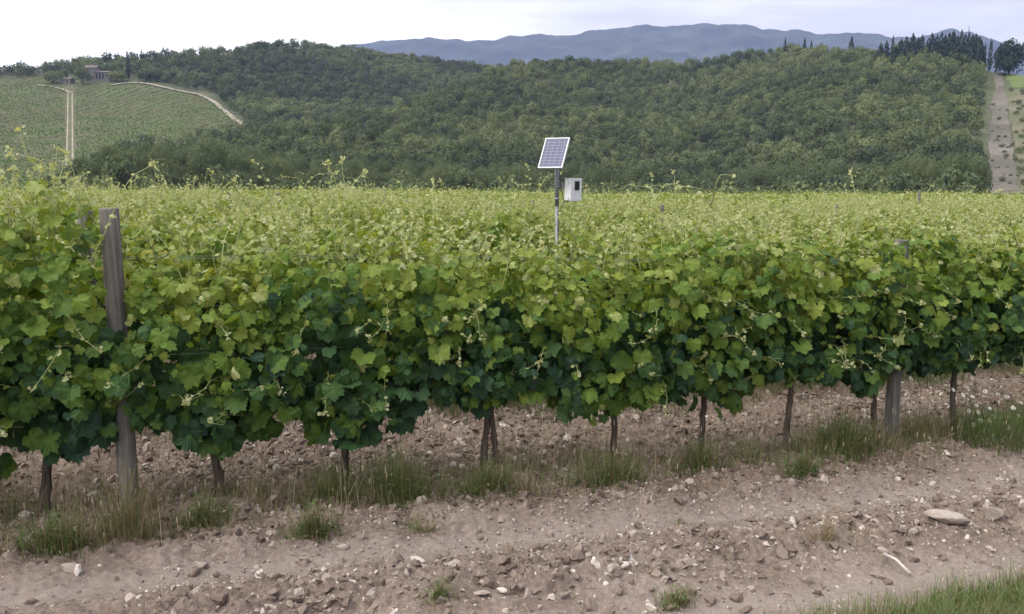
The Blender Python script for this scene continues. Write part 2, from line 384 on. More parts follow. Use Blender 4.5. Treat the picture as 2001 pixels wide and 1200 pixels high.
o = rubble('gravel', 70000, 1, 0.004, 0.022, ICO0, lambda r_, n: np.clip(r_.normal(0.5, 0.24, n), 0, 1), (-3.0, 3.0), dens=lambda x, y, s: patch(x, y, s) * np.where(s < .8, 1, .6))
tag(o, 'small pale limestone gravel strewn over the track and soil', 'gravel', kind='stuff')
o = rubble('stone_rubble', 18500, 2, 0.012, 0.055, ICO1, lambda r_, n: np.clip(r_.normal(0.52, 0.25, n), 0, 1), (-3.0, 2.9), power=3.0, dens=lambda x, y, s: np.where(s < 0.4, 1.0, 0.20 + .5 * np.exp(-((s - 1.75) / .4) ** 2)) * patch(x, y, s))
tag(o, 'broken pale stones mixed into the tilled soil', 'stones', kind='stuff')
o = rubble('soil_clods', 42000, 3, 0.006, 0.060, ICO1, lambda r_, n: np.clip(r_.normal(0.07, 0.12, n), 0, 0.4), (-3.0, 2.8), power=4.5, dens=rough_f)
tag(o, 'crumbly brown clods of soil', 'clods', kind='stuff')
o = rubble('rubble_between_rows', 22000, 4, 0.02, 0.07, ICO0, lambda r_, n: np.clip(r_.normal(0.42, 0.26, n), 0, 1), (-12.0, -3.0), trange=(-6, 24), power=2.6)
tag(o, 'stones and clods on the soil between the farther vine rows', 'stones', kind='stuff')

def gpt(px, py):
    """ground point seen at a pixel"""
    x, y, z = (float(v) for v in ray(px, py)); d = 6.0
    for _ in range(30): d = (float(G(x * d, y * d, True)) - CAMZ) / z
    return x * d, y * d
def stone(px, py, w, d, h, tone, label, seed, rz=0, cat='stone'):
    r_ = rng(900 + seed); v, f = rockshape(r_, ICO2, 0.05, 1.0); v = v / (v.max(0) - v.min(0)) * np.array([w, d, h])
    x, y = gpt(px, py); mb = MB(); mb.add(v, f, tone)
    o = mb.build('stone', M_stone, loc=(x, y, float(G(x, y, True)) + h * 0.22), rot=(r_.normal(0, .08), r_.normal(0, .08), rz)); tag(o, label, cat); return o
stone(1852, 1022, 0.34, 0.17, 0.10, 0.66, 'large flat pale grey rock lying on the track by the right edge', 1, R(8))
stone(1942, 1010, 0.19, 0.14, 0.12, 0.55, 'pointed brown grey rock right of the large flat pale rock', 2, R(30))
stone(667, 1073, 0.11, 0.08, 0.06, 0.55, 'rounded grey stone in the clods below the grass clump left of centre', 3)
stone(815, 1100, 0.12, 0.07, 0.05, 0.9, 'angular whitish stone on the smooth dust below the centre vines', 4, R(-30))
stone(1222, 1102, 0.065, 0.06, 0.055, 0.85, 'small blocky white stone beside the rough clods in the track', 5)
stone(1270, 1192, 0.075, 0.05, 0.06, 0.9, 'white stone at the bottom edge of the picture', 6)
stone(984, 836, 0.13, 0.09, 0.05, 0.85, 'flat cream stone between the rows behind the double trunk', 7)
stone(937, 1162, 0.11, 0.08, 0.04, 0.6, 'flat tan stone near the bottom edge, centre', 8, R(20))
stone(397, 1112, 0.075, 0.06, 0.05, 0.5, 'dull grey stone in the left rut edge below the thick grass', 9)
stone(1350, 1100, 0.09, 0.07, 0.05, 0.45, 'brownish stone half buried beside the blocky white stone', 10)
stone(1600, 935, 0.10, 0.07, 0.05, 0.6, 'grey stone at the foot of the bank under the right grass clump', 11)
stone(135, 1115, 0.15, 0.09, 0.06, 0.6, 'pale broken stone at the left edge of the rut below the weeds', 12)
stone(350, 1040, 0.06, 0.05, 0.045, 0.8, 'small light stone just right of the straw coloured clump', 13)
stone(1395, 1075, 0.06, 0.045, 0.04, 0.9, 'small bright white chip of stone on the middle ridge', 14)
stone(1640, 905, 0.09, 0.06, 0.05, 0.55, 'tan stone on the bank in front of the green clump by the right post', 15)
stone(980, 1160, 0.07, 0.05, 0.035, 0.95, 'thin white stone flake right of the flat tan stone', 16)
stone(1715, 1128, 0.10, 0.06, 0.05, 0.4, 'dark tan stone beside the bleached stick', 17)
# bleached stick
mb = MB(); x1, y1 = gpt(1728, 1096); x2, y2 = gpt(1778, 1132)
pp = [(x1, y1, float(G(x1, y1)) + .045), (x1 * .6 + x2 * .4, y1 * .6 + y2 * .4 - .02, float(G(x1, y1)) + .05), (x2, y2, float(G(x2, y2)) + .035)]
mb.tube(pp, [0.013, 0.009, 0.012], 7, 1.0); o = mb.build('stick', M_stone, smooth=True); tag(o, 'short bleached white stick lying on the track', 'stick')
mb = MB(); r_ = rng(5)
for _ in range(480):
    t_ = r_.uniform(-1, 11); s_ = r_.uniform(0.2, 2.4); x, y = xy(t_, s_); a = r_.uniform(0, 6.28); l = r_.uniform(.04, .22)
    z = float(G(x, y, True)) + .018; mb.tube([(x, y, z), (x + l * .5 * math.cos(a) + r_.normal(0, .01), y + l * .5 * math.sin(a), z + r_.uniform(0, .03)), (x + l * math.cos(a), y + l * math.sin(a), z)], [.0022, .002, .0012], 4, r_.uniform(.55, 1))
o = mb.build('straw_litter', M_grass); tag(o, 'dry straw and twigs scattered on the track', 'straw', kind='stuff')

# ------------------------------------------------------------------ grass
def blades(mb, x, y, z, h, w, az, lean, tone):
    """curved tapering strips, 3 segments"""
    n = len(x); ks = np.array([0, .35, .7, 1.0]); ux, uy = np.cos(az), np.sin(az); pa = az + 1.57
    V = []
    for k in ks:
        off = lean * h * k ** 1.8; zz = z + h * k * (1 - 0.25 * lean * k); cx_, cy_ = x + ux * off, y + uy * off
        ww = w * (1 - k ** 1.5 * 0.9) / 2
        if k < 1:
            V.append(np.stack([cx_ - np.cos(pa) * ww, cy_ - np.sin(pa) * ww, zz], -1)); V.append(np.stack([cx_ + np.cos(pa) * ww, cy_ + np.sin(pa) * ww, zz], -1))
        else: V.append(np.stack([cx_, cy_, zz], -1))
    V = np.stack(V, 1); b = (np.arange(n) * 7)[:, None]
    Fq = np.concatenate([b + np.array([[0, 1, 3, 2]]), b + np.array([[2, 3, 5, 4]])]); Ft = b + np.array([[4, 5, 6]])
    base = mb.n; mb.add(V.reshape(-1, 3), Fq, np.repeat(tone, 7)); mb.F.setdefault(3, []).append(Ft + base)
def heads(mb, r_, x, y, z, h, az, lean, tone, idx):
    v, f = ICO0
    for i_ in idx:
        off = lean[i_] * h[i_]; p = np.array([[x[i_] + math.cos(az[i_]) * off, y[i_] + math.sin(az[i_]) * off, z[i_] + h[i_] * (1 - .25 * lean[i_])]])
        B = np.diag([.006, .006, .028])[None]; mb.inst(v, f, p, B, np.array([min(1, tone[i_] + .2)]))
def scatter_grass(name, n, seed, tr, sfun, hr, tone_mu, tone_sd, label, dens=None, w=(0.003, 0.007), clump=0.0, hd=0.0):
    r_ = rng(seed); t = r_.uniform(*tr, n); s = sfun(r_, n)
    if clump > 0:
        nc = max(3, n // 22); ct = r_.uniform(*tr, nc); cs = sfun(r_, nc); j = r_.integers(0, nc, n); t = ct[j] + r_.normal(0, clump, n); s = cs[j] + r_.normal(0, clump, n)
    x, y = xy(t, s)
    if dens is not None:
        k = r_.random(n) < dens(x, y, t, s); x, y, t, s = x[k], y[k], t[k], s[k]
    n = len(x); h = r_.uniform(*hr, n) * (0.6 + 0.8 * fbm(x * 1.5, y * 1.5, seed + 9, 2)); tone = np.clip(tone_mu(x, y) + r_.normal(0, tone_sd, n), 0, 1)
    az = r_.uniform(0, 6.28, n); lean = np.abs(r_.normal(0.5, 0.4, n)); z = G(x, y, True) - 0.01; mb = MB()
    blades(mb, x, y, z, h, r_.uniform(*w, n), az, lean, tone)
    if hd > 0: heads(mb, r_, x, y, z, h, az, lean, tone, np.nonzero(r_.random(n) < hd)[0])
    o = mb.build(name, M_grass); tag(o, label, 'grass', kind='stuff'); return o
tm = lambda x, y: 0.56 + 0.9 * (fbm(x * 0.9, y * 0.9, 71, 3) - 0.5)
scatter_grass('row_grass', 7000, 31, (-2.5, 11.5), lambda r_, n: np.clip(r_.normal(0.12, 0.2, n), -.4, .62), (.06, .36), tm, .2, 'mixed green and straw grass along the foot of the front vine row', clump=.07, hd=.02)
scatter_grass('dry_grass_stalks', 2100, 32, (-2.5, 11.5), lambda r_, n: r_.normal(0.05, 0.22, n), (.22, .62), lambda x, y: .82, .1, 'thin tall straw stalks standing among the front row trunks', w=(.0018, .0032), hd=.25)
scatter_grass('row_grass', 19000, 33, (-6, 16), lambda r_, n: -SP + r_.normal(0.0, 0.3, n), (.12, .42), lambda x, y: tm(x, y) - .16, .15, 'green and straw grass under the second vine row', clump=.1)
scatter_grass('row_grass', 9000, 34, (-8, 24), lambda r_, n: -SP * r_.integers(2, 5, n) + r_.normal(0.0, 0.3, n), (.12, .4), tm, .15, 'grass under the third to fifth vine rows', clump=.12, w=(.005, .01))
scatter_grass('track_grass', 900, 35, (-1.5, 11.5), lambda r_, n: r_.uniform(.5, 2.6, n), (.04, .2), lambda x, y: .7, .2, 'sparse thin dry stalks growing on the dirt track', clump=.05, w=(.0018, .004), hd=.03)
scatter_grass('verge_grass', 42000, 36, (2.0, 8.5), lambda r_, n: 2.2 + 2.7 * r_.random(n), (.06, .24), lambda x, y: .36 + .2 * (fbm(x * 2, y * 2, 8, 2) - .5), .1, 'short green grass on the verge at the bottom right corner',
              dens=lambda x, y, t, s: (s > 2.95 - .24 * np.clip(t - 4.2, 0, 4) + .4 * (fbm(x * 2.1, y * 2.1, 88, 3) - .5)) & (s < 5.2))
scatter_grass('verge_grass', 2600, 37, (-2.0, 4.5), lambda r_, n: 2.75 + 2.0 * r_.random(n), (.04, .2), lambda x, y: .45, .15, 'tufts of grass along the near edge of the track', clump=.09)

def clump(px, py, n, h, rad, tone, label, seed, sd=.1, w=(.003, .007), hd=0., lean=.3, name='grass_clump'):
    x0, y0 = gpt(px, py - 12); r_ = rng(seed + 500); n = int(n * 1.5) if tone < .45 else n; rr = np.minimum(np.abs(r_.normal(0, rad * .75, n)), rad * 1.35 * r_.random(n) ** .5); th = r_.uniform(0, 6.28, n)
    x, y = rr * np.cos(th) * 1.6, rr * np.sin(th) * .7; x, y = x * D[0] - y * D[1], x * D[1] + y * D[0]; az = th + r_.normal(0, .9, n); ln = np.abs(r_.normal(lean + .1, .35, n)) * (.6 + rr / rad)
    hh = h * 1.2 * r_.uniform(.25, 1, n) ** 1.1 * np.clip(1.2 - .5 * rr / rad, .3, 1.2); tn = np.clip(np.where(r_.random(n) < .34, r_.normal(.72, .12, n), r_.normal(tone - .02, sd, n)), 0, 1); mb = MB(); z = G(x + x0, y + y0, True) - float(G(x0, y0)) - .012
    blades(mb, x, y, z, hh, r_.uniform(*w, n), az, ln, tn)
    m = int(n * .5); j = r_.integers(0, n, m); kz = r_.uniform(.15, .9, m); V = np.array([[0, 0, 0], [.45, .6, .1], [0, 1.5, 0], [-.45, .6, .1]]); a1, a2 = r_.uniform(0, 6.28, m), r_.normal(0, .6, m)
    B = np.zeros((m, 3, 3)); B[:, 0, 0] = np.cos(a1); B[:, 0, 1] = -np.sin(a1) * np.cos(a2); B[:, 1, 0] = np.sin(a1); B[:, 1, 1] = np.cos(a1) * np.cos(a2); B[:, 2, 1] = np.sin(a2); B[:, 2, 2] = 1
    if tone < .45: mb.inst(V, np.array([[0, 1, 2, 3]]), np.stack([x[j] + r_.normal(0, .02, m), y[j] + r_.normal(0, .02, m), z[j] + hh[j] * kz], -1), B * r_.uniform(.010, .024, m)[:, None, None], np.clip(r_.normal(tone - .05, .1, m), 0, 1))
    if hd: heads(mb, r_, x, y, z, hh, az, ln, tn, np.nonzero(r_.random(n) < hd)[0])
    o = mb.build(name, M_grass, loc=(x0, y0, float(G(x0, y0)))); tag(o, label, 'grass clump'); return o
clump(255, 1062, 420, .50, .20, .60, 'tall yellow green barley-like grass clump at the foot of the left post', 1, .15, hd=.12, lean=.22)
clump(110, 1080, 420, .30, .26, .32, 'dark green weedy clump in the bottom left, left of the barley grass', 2)
clump(395, 1035, 260, .28, .17, .36, 'small green clump around the first trunk right of the left post', 3)
clump(612, 1070, 300, .24, .13, .33, 'low green tuft growing out onto the track, left of centre', 4)
clump(780, 985, 520, .44, .22, .30, 'tall dense green clump between the second trunk and the double trunk', 5, .12)
clump(950, 975, 420, .28, .22, .34, 'bright green clump around the double trunk near the centre', 6)
clump(1195, 960, 480, .30, .26, .35, 'green clump around the trunk right of centre', 7)
clump(1365, 925, 380, .28, .18, .38, 'yellow green tuft around the trunk under the long bare cane', 8)
clump(1570, 945, 300, .22, .16, .30, 'dark low green weed sprawling onto the track right of centre', 9)
clump(1650, 900, 950, .42, .36, .33, 'wide bushy green grass clump left of the right post', 10, .08)
clump(1800, 870, 500, .36, .36, .52, 'pale loose grass right of the right post', 11, .14, hd=.05)
clump(1030, 975, 260, .22, .30, .70, 'dry tangled brown grass right of the double trunk', 12, lean=.7)
clump(860, 1180, 90, .13, .06, .40, 'tiny green tuft at the bottom edge of the track', 13)
clump(1320, 1195, 130, .16, .10, .42, 'small grass tuft on the near edge of the track', 14)
clump(645, 990, 260, .30, .16, .38, 'green clump around the second trunk right of the left post', 15)
clump(820, 1050, 160, .14, .12, .45, 'flat sparse green weed on the clods below centre', 16, lean=.6)
clump(1615, 1060, 150, .22, .12, .80, 'withered straw tuft on the rough middle ridge', 17, lean=.5)

# ------------------------------------------------------------------ grapevines
def leaf_template(kind, cup=0.0):
    if kind == 2:
        half = [(0, 1.0), (8, .84), (14, .88), (21, .77), (27, .67), (33, .76), (41, .80), (48, .94), (56, .76), (64, .80), (74, .70), (84, .70), (95, .68), (104, .76), (116, .70), (130, .66), (146, .56), (160, .50), (172, .28)]
    elif kind == 1:
        half = [(0, 1.0), (26, .66), (48, .92), (75, .62), (102, .74), (140, .60), (168, .35)]
    else: half = [(0, 1.0), (48, .85), (110, .75)]
    pts = [(a, r_) for a, r_ in half] + [(-a, r_) for a, r_ in half[:0:-1]]
    a = np.radians([p_[0] for p_ in pts]); r_ = np.array([p_[1] for p_ in pts])
    x, y = r_ * np.sin(a), r_ * np.cos(a); rr = r_
    z = -0.22 * rr ** 2 * (1 + cup) + 0.20 * np.abs(x) * (1 - cup) + 0.07 * np.cos(5 * a) * rr
    n = len(pts); V = np.concatenate([[[0, 0, 0]], np.stack([x, y, z], -1)])
    Fs = np.array([[0, i_ + 1, (i_ + 1) % n + 1] for i_ in range(n)])
    return V, Fs[:, ::-1]
def vtone(k):
    n = len(LT[k][0][0]) - 1; o = np.zeros(n + 1); o[0] = .07
    ang = np.degrees(np.arctan2(LT[k][1][0][1:, 0], LT[k][1][0][1:, 1])); d = np.min(np.abs(np.abs(ang)[:, None] - np.array([0, 48, 104])[None]), axis=1); o[1:] = np.where(d < 5, .05, np.where(d > 14, -.05, 0)); return o
LT = {k: [leaf_template(k, c) for c in (-.9, .2, 1.5)] for k in (0, 1, 2)}
VT = {k: vtone(k) for k in (0, 1, 2)}
def leaf_basis(nrm, tip, size, asp):
    nrm = nrm / (np.linalg.norm(nrm, axis=1)[:, None] + 1e-9)
    tip = tip - nrm * (tip * nrm).sum(1)[:, None]; tip = tip / (np.linalg.norm(tip, axis=1)[:, None] + 1e-9)
    xa = np.cross(tip, nrm)
    return np.stack([xa * (size * asp)[:, None], tip * size[:, None], nrm * size[:, None]], -1)
def add_leaves(mb, r_, pos, nrm, tip, size, tone, lod):
    k = r_.integers(0, 3, len(pos)); asp = r_.uniform(.88, 1.12, len(pos))
    B = leaf_basis(nrm, tip, size, asp)
    for j in range(3):
        q = k == j; mb.inst(LT[lod][j][0], LT[lod][j][1], pos[q], B[q], np.clip(tone[q][:, None] + VT[lod][None], 0, 1))
def cane(mbs, mbl, r_, P, lod, r0=.0045, size0=.062, tone0=.55, tip_t=1.0, leaf_step=.07, tend=True, t0=.45):
    """a shoot along polyline P: stem, alternate leaves that shrink, pale curled tip, tendrils"""
    P = np.asarray(P, float); seg = np.linalg.norm(np.diff(P, axis=0), axis=1); Lt = seg.sum(); cum = np.concatenate([[0], np.cumsum(seg)])
    m = max(5, int(Lt / .06)); u = np.linspace(0, Lt, m); C = np.stack([np.interp(u, cum, P[:, i_]) for i_ in range(3)], -1)
    for _ in range(2): C[1:-1] = (C[:-2] + C[1:-1] * 2 + C[2:]) / 4
    C[1:-1] += r_.normal(0, .004, (m - 2, 3))
    mbs.tube(C, np.linspace(r0, r0 * .4, m), 5, np.linspace(t0, .95, m).repeat(5), cap=False)
    nl = max(3, int(Lt / leaf_step)); v = (np.arange(nl) + r_.uniform(.2, .8, nl)) / nl; pos = np.stack([np.interp(v * Lt, u, C[:, i_]) for i_ in range(3)], -1)
    side = np.where(np.arange(nl) % 2 == 0, 1, -1); a = r_.uniform(0, 6.28); out_ = np.stack([side * np.cos(a) + r_.normal(0, .4, nl), side * np.sin(a) + r_.normal(0, .4, nl), r_.normal(.1, .3, nl)], -1)
    sz = size0 * (1 - .78 * v) * r_.uniform(.75, 1.2, nl); p2 = pos + out_ * (sz * .9)[:, None]
    for q in range(nl):
        if sz[q] > .02: mbs.tube([pos[q], (pos[q] + p2[q]) / 2 + [0, 0, .008], p2[q]], .0013, 3, .8, cap=False)
    add_leaves(mbl, r_, p2, np.stack([r_.normal(0, .5, nl), r_.normal(-.3, .5, nl), np.full(nl, .7)], -1), out_ + [0, 0, -.35], sz, np.clip(tone0 + (.95 - tone0) * v + r_.normal(0, .06, nl), 0, 1), lod)
    nt_ = 6; add_leaves(mbl, r_, C[-1] + r_.normal(0, .012, (nt_, 3)), r_.normal(0, 1, (nt_, 3)), r_.normal(0, 1, (nt_, 3)) + [0, 0, .6], r_.uniform(.012, .024, nt_), np.full(nt_, tip_t), min(lod, 1))
    if tend and lod == 2:
        for _ in range(int(r_.integers(1, 3))):
            j = r_.uniform(.3, .95); p = np.array([np.interp(j * Lt, u, C[:, i_]) for i_ in range(3)]); d = r_.normal(0, 1, 3); d[2] = abs(d[2]) * .6; d /= np.linalg.norm(d); l = r_.uniform(.06, .16)
            w_ = np.linspace(0, 1, 7)[:, None]; e_ = np.cross(d, [0, 0, 1.0]); mbs.tube(p + d * l * w_ + e_ * .05 * l / .1 * np.sin(w_ * 4) * w_ + np.array([0, 0, -.03]) * w_ ** 2, np.linspace(.0016, .0008, 7), 3, .9, cap=False)
def vine_geo(seed, lod, nleaf=430, bot=.5, top=1.9, keep=None, nshoot=9, nside=5, half=.55, wid=.30, dark=0.0, sizef=1.0):
    """leaves and shoots of one vine; local x along the row, -y towards the viewer, origin at the trunk foot"""
    r_ = rng(seed); ml, ms = MB(), []
    x = r_.uniform(-half, half, nleaf); h = r_.random(nleaf) ** .92
    bx = bot - .07 + .22 * (np.abs(x) / half) ** 1.5 + .34 * (fbm(x * 3.1 + seed, x * 0, seed, 2) - .5); tx = top + .42 * (fbm(x * 2.6 + seed * 3.3, x * 0, seed + 5, 2) - .5)
    z = bx + (tx - bx) * h; w = wid * (.62 + .5 * np.sin(np.clip(h, 0, 1) * 2.6)) * (1 + 1.1 * (fbm(x * 3.2, z * 3.2, seed + 7, 2) - .5))
    sg = np.where(r_.random(nleaf) < .56, -1, 1); q = r_.random(nleaf); yy = sg * w * np.where(q < .64, .65 + .45 * r_.random(nleaf), r_.random(nleaf))
    topm = (h > .86) & (r_.random(nleaf) < .8); yy = np.where(topm, r_.uniform(-1, 1, nleaf) * w * .95, yy)
    pos = np.stack([x, yy, z], -1)
    nr = np.stack([r_.normal(0, .6, nleaf), np.sign(yy) * (1.0 - .75 * sstep(.8, 1, h)) + r_.normal(0, .45, nleaf), .42 + .75 * h ** 3 + r_.normal(0, .45, nleaf)], -1)
    tip = np.stack([r_.normal(0, .55, nleaf), np.sign(yy) * .35 + r_.normal(0, .3, nleaf), -1.0 + r_.normal(0, .35, nleaf)], -1)
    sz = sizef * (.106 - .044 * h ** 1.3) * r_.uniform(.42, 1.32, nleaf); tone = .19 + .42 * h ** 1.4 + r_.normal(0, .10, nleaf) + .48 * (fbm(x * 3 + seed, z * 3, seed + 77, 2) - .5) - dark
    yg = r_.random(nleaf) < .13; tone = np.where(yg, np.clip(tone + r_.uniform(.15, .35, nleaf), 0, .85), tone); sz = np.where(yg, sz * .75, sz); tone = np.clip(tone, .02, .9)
    kd = (fbm(x * 3.4 + seed * 1.7, z * 3.4, seed + 31, 2) > .36) | (r_.random(nleaf) < .30); pos, nr, tip, sz, tone = pos[kd], nr[kd], tip[kd], sz[kd], tone[kd]
    ni = nleaf // 5; xi = r_.uniform(-half, half, ni); zi = r_.uniform(bot + .12, bot + .8, ni)     # dark filler leaves inside, against the trunk and cordon
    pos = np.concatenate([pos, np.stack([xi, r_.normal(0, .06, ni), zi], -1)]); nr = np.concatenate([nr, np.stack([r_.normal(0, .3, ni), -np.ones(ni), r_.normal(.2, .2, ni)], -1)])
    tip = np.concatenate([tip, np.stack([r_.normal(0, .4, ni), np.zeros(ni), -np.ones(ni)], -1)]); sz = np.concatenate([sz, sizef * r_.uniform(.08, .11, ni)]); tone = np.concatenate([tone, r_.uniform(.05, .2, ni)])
    if keep is not None:
        k = keep(pos); pos, nr, tip, sz, tone = pos[k], nr[k], tip[k], sz[k], tone[k]
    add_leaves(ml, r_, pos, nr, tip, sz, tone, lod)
    for _ in range(nshoot):
        x0 = r_.uniform(-half, half); y0 = r_.normal(0, .10); z0 = top - .35; l = r_.uniform(.32, .68) * (1 + .5 * (r_.random() < .16)); a, b = r_.normal(0, .25), r_.normal(0, .28)
        P = [(x0, y0, z0), (x0 + a * .3 * l, y0 + b * .3 * l, z0 + l * .5), (x0 + a * l, y0 + b * l, z0 + l * .92), (x0 + a * l * 1.6, y0 + b * l * 1.5, z0 + l * (1 + r_.uniform(-.1, .05)))]
        if keep is not None and not keep(np.array(P)).all(): continue
        ms.append(MB()); cane(ms[-1], ml, r_, P, lod, tone0=.50, size0=.060 * sizef)
    for _ in range(nside):
        sg1 = -1 if r_.random() < .8 else 1; x0 = r_.uniform(-half, half); z0 = r_.uniform(bot + .15, top - .35); l = r_.uniform(.22, .42); a = r_.normal(0, .5); dr = r_.uniform(-.45, .35)
        P = [(x0, sg1 * .10, z0), (x0 + a * l * .5, sg1 * (wid * .9), z0 + .08), (x0 + a * l, sg1 * (wid + .07), z0 + dr * l), (x0 + a * l * 1.4, sg1 * (wid + .10), z0 + dr * l * 1.5)]
        if keep is not None and not keep(np.array(P)).all(): continue
        ms.append(MB()); cane(ms[-1], ml, r_, P, lod, .0035, .048, .48, .98, .06)
    return ml, ms
def sum_mb(L_):
    o = MB()
    for q in L_:
        for k, f in q.F.items(): o.F.setdefault(k, []).append(np.concatenate(f) + o.n)
        o.V += q.V; o.T += q.T; o.n += q.n
    return o
def joined(name, ml, ms):
    V, Fs, T, M_ = [], [], [], []; b = 0
    for k, q in enumerate((ml, ms)):
        V.append(np.concatenate(q.V)); T.append(np.concatenate(q.T))
        for f in q.F.values(): f = np.concatenate(f); Fs.append(f + b); M_.append(np.full(len(f), k))
        b += len(V[-1])
    return mesh(name, np.concatenate(V), Fs, [M_leaf, M_stem], np.concatenate(T), False, np.concatenate(M_))
def trunk_mb(seed, h=.85, double=False, r0=.030):
    r_ = rng(seed); mb = MB(); n = 16; zz = np.linspace(-.08, h, n)
    for j in range(2 if double else 1):
        ph = r_.uniform(0, 6.28); x = .022 * np.sin(zz * 5 + ph) + r_.normal(0, .004, n) + (j * .055 - .0275 if double else 0); y = .02 * np.cos(zz * 4 + ph) + r_.normal(0, .004, n)
        rad = (r0 if j == 0 else r0 * .8) * (1.15 - .45 * (zz / h)) * (1 + r_.normal(0, .08, n)); rad[-3:] *= 1.35
        mb.tube(np.stack([x, y, zz], -1), rad, 8, .5)
    top = np.array([0, 0, h - .05])
    for sg in (-1, 1):                                         # horizontal cordon
        xx = np.linspace(0, sg * .45, 8); mb.tube(np.stack([xx, r_.normal(0, .008, 8), h - .05 + .06 * np.sqrt(np.abs(xx) / .45) + r_.normal(0, .008, 8)], -1), np.linspace(.022, .010, 8), 6, .5)
    return mb
def place_vine(t, s, data, label, group, rz=0.0, sc=1.0):
    x, y = xy(t, s); z = float(G(x, y)); root = obj('grapevine', None, loc=(x, y, z), rot=(0, 0, ROWA + rz), scale=sc)
    root.empty_display_size = .2; tag(root, label, 'grapevine', group)
    for nm, me in data: obj(nm, me, root)
    return root
def keep_post(t0, tp, zlo, yfront=-.02, hw=.13):
    """no leaves grow through or straight in front of the post at row parameter tp"""
    d = tp - t0
    return lambda p_: ~((np.abs(p_[:, 0] - d) < hw) & (p_[:, 1] < yfront + .12) & (p_[:, 2] > zlo))
F1 = [ # t, bottom, top, leaves, darker, trunk, label
 (-2.5, .45, 2.0, 430, .02, 'front row grapevine farthest left, cut by the picture edge'),
 (-1.5, .45, 2.2, 450, .03, 'front row grapevine second from the left edge, trunk outside the picture'),
 (-.55, .47, 2.2, 560, .03, 'front row grapevine left of the tall grey post, with shoots rising against the hill'),
 (.60, .50, 1.86, 500, .0, 'front row grapevine, first trunk right of the tall grey post'),
 (1.60, .54, 1.98, 520, .08, 'front row grapevine, second trunk right of the left post, big dark leaves low on it'),
 (2.80, .64, 1.92, 520, .05, 'front row grapevine with a double trunk near the centre'),
 (3.95, .50, 1.90, 480, .0, 'front row grapevine, trunk just right of centre, leaves hanging low'),
 (4.90, .62, 1.96, 480, .02, 'front row grapevine under the long bare cane, third trunk left of the right post'),
 (5.85, .70, 2.00, 470, .04, 'front row grapevine, second trunk left of the right post'),
 (6.86, .70, 2.02, 470, .07, 'front row grapevine close against the right post on its left'),
 (7.92, .72, 1.98, 480, .06, 'front row grapevine, first trunk right of the right post'),
 (8.95, .68, 2.00, 480, .07, 'front row grapevine rising behind the white daisies'),
 (10.0, .60, 1.95, 450, .05, 'front row grapevine beyond the daisies, cut by the right picture edge'),
 (11.0, .60, 1.95, 430, .05, 'front row grapevine farthest right, outside the picture edge'),
]
extra = {  # specific long canes seen in the photograph: (px,py) path at a given offset from the row line
 1: [([(20, 480), (15, 400), (30, 350), (25, 330)], .1), ([(60, 470), (40, 400), (20, 370), (5, 350)], .0)],
 2: [([(60, 480), (70, 400), (72, 350), (80, 335)], .1), ([(95, 470), (100, 400), (110, 350), (100, 325)], .15), ([(130, 470), (135, 400), (140, 365), (150, 355)], .1), ([(85, 440), (62, 380), (50, 345), (58, 338)], .0), ([(170, 520), (150, 440), (105, 350), (95, 315), (45, 305), (15, 296)], .05), ([(100, 360), (70, 330), (45, 300), (40, 250)], .0), ([(120, 430), (105, 370), (108, 300), (112, 290)], .02),
     ([(140, 570), (200, 470), (232, 390), (250, 350), (300, 320)], .30), ([(70, 420), (60, 370), (30, 330), (20, 300)], .0), ([(190, 440), (150, 390), (130, 330), (130, 345)], .0)],
 4: [([(655, 560), (655, 440), (657, 360), (652, 330), (640, 320)], .0), ([(660, 480), (668, 390), (700, 345), (712, 335)], .0), ([(470, 450), (470, 400), (468, 365), (462, 350)], -.1), ([(700, 500), (690, 420), (670, 350), (668, 312)], -.05)],
 7: [([(1396, 560), (1398, 470), (1392, 400), (1385, 372), (1345, 362), (1325, 368)], .0), ([(1390, 400), (1400, 350), (1410, 332), (1432, 345)], .0)],
 9: [([(1640, 500), (1645, 430), (1655, 390)], .0)],
 11: [([(1995, 500), (1980, 450), (1965, 400), (1952, 372)], .0)],
}
def rowpt(px, py, s):
    """point where the pixel ray crosses the vertical plane at offset s from the row line"""
    x, y, z = (float(v) for v in ray(px, py)); k = (P0[0] * NN[0] + P0[1] * NN[1] + s) / (x * NN[0] + y * NN[1]); return np.array([x * k, y * k, CAMZ + z * k])
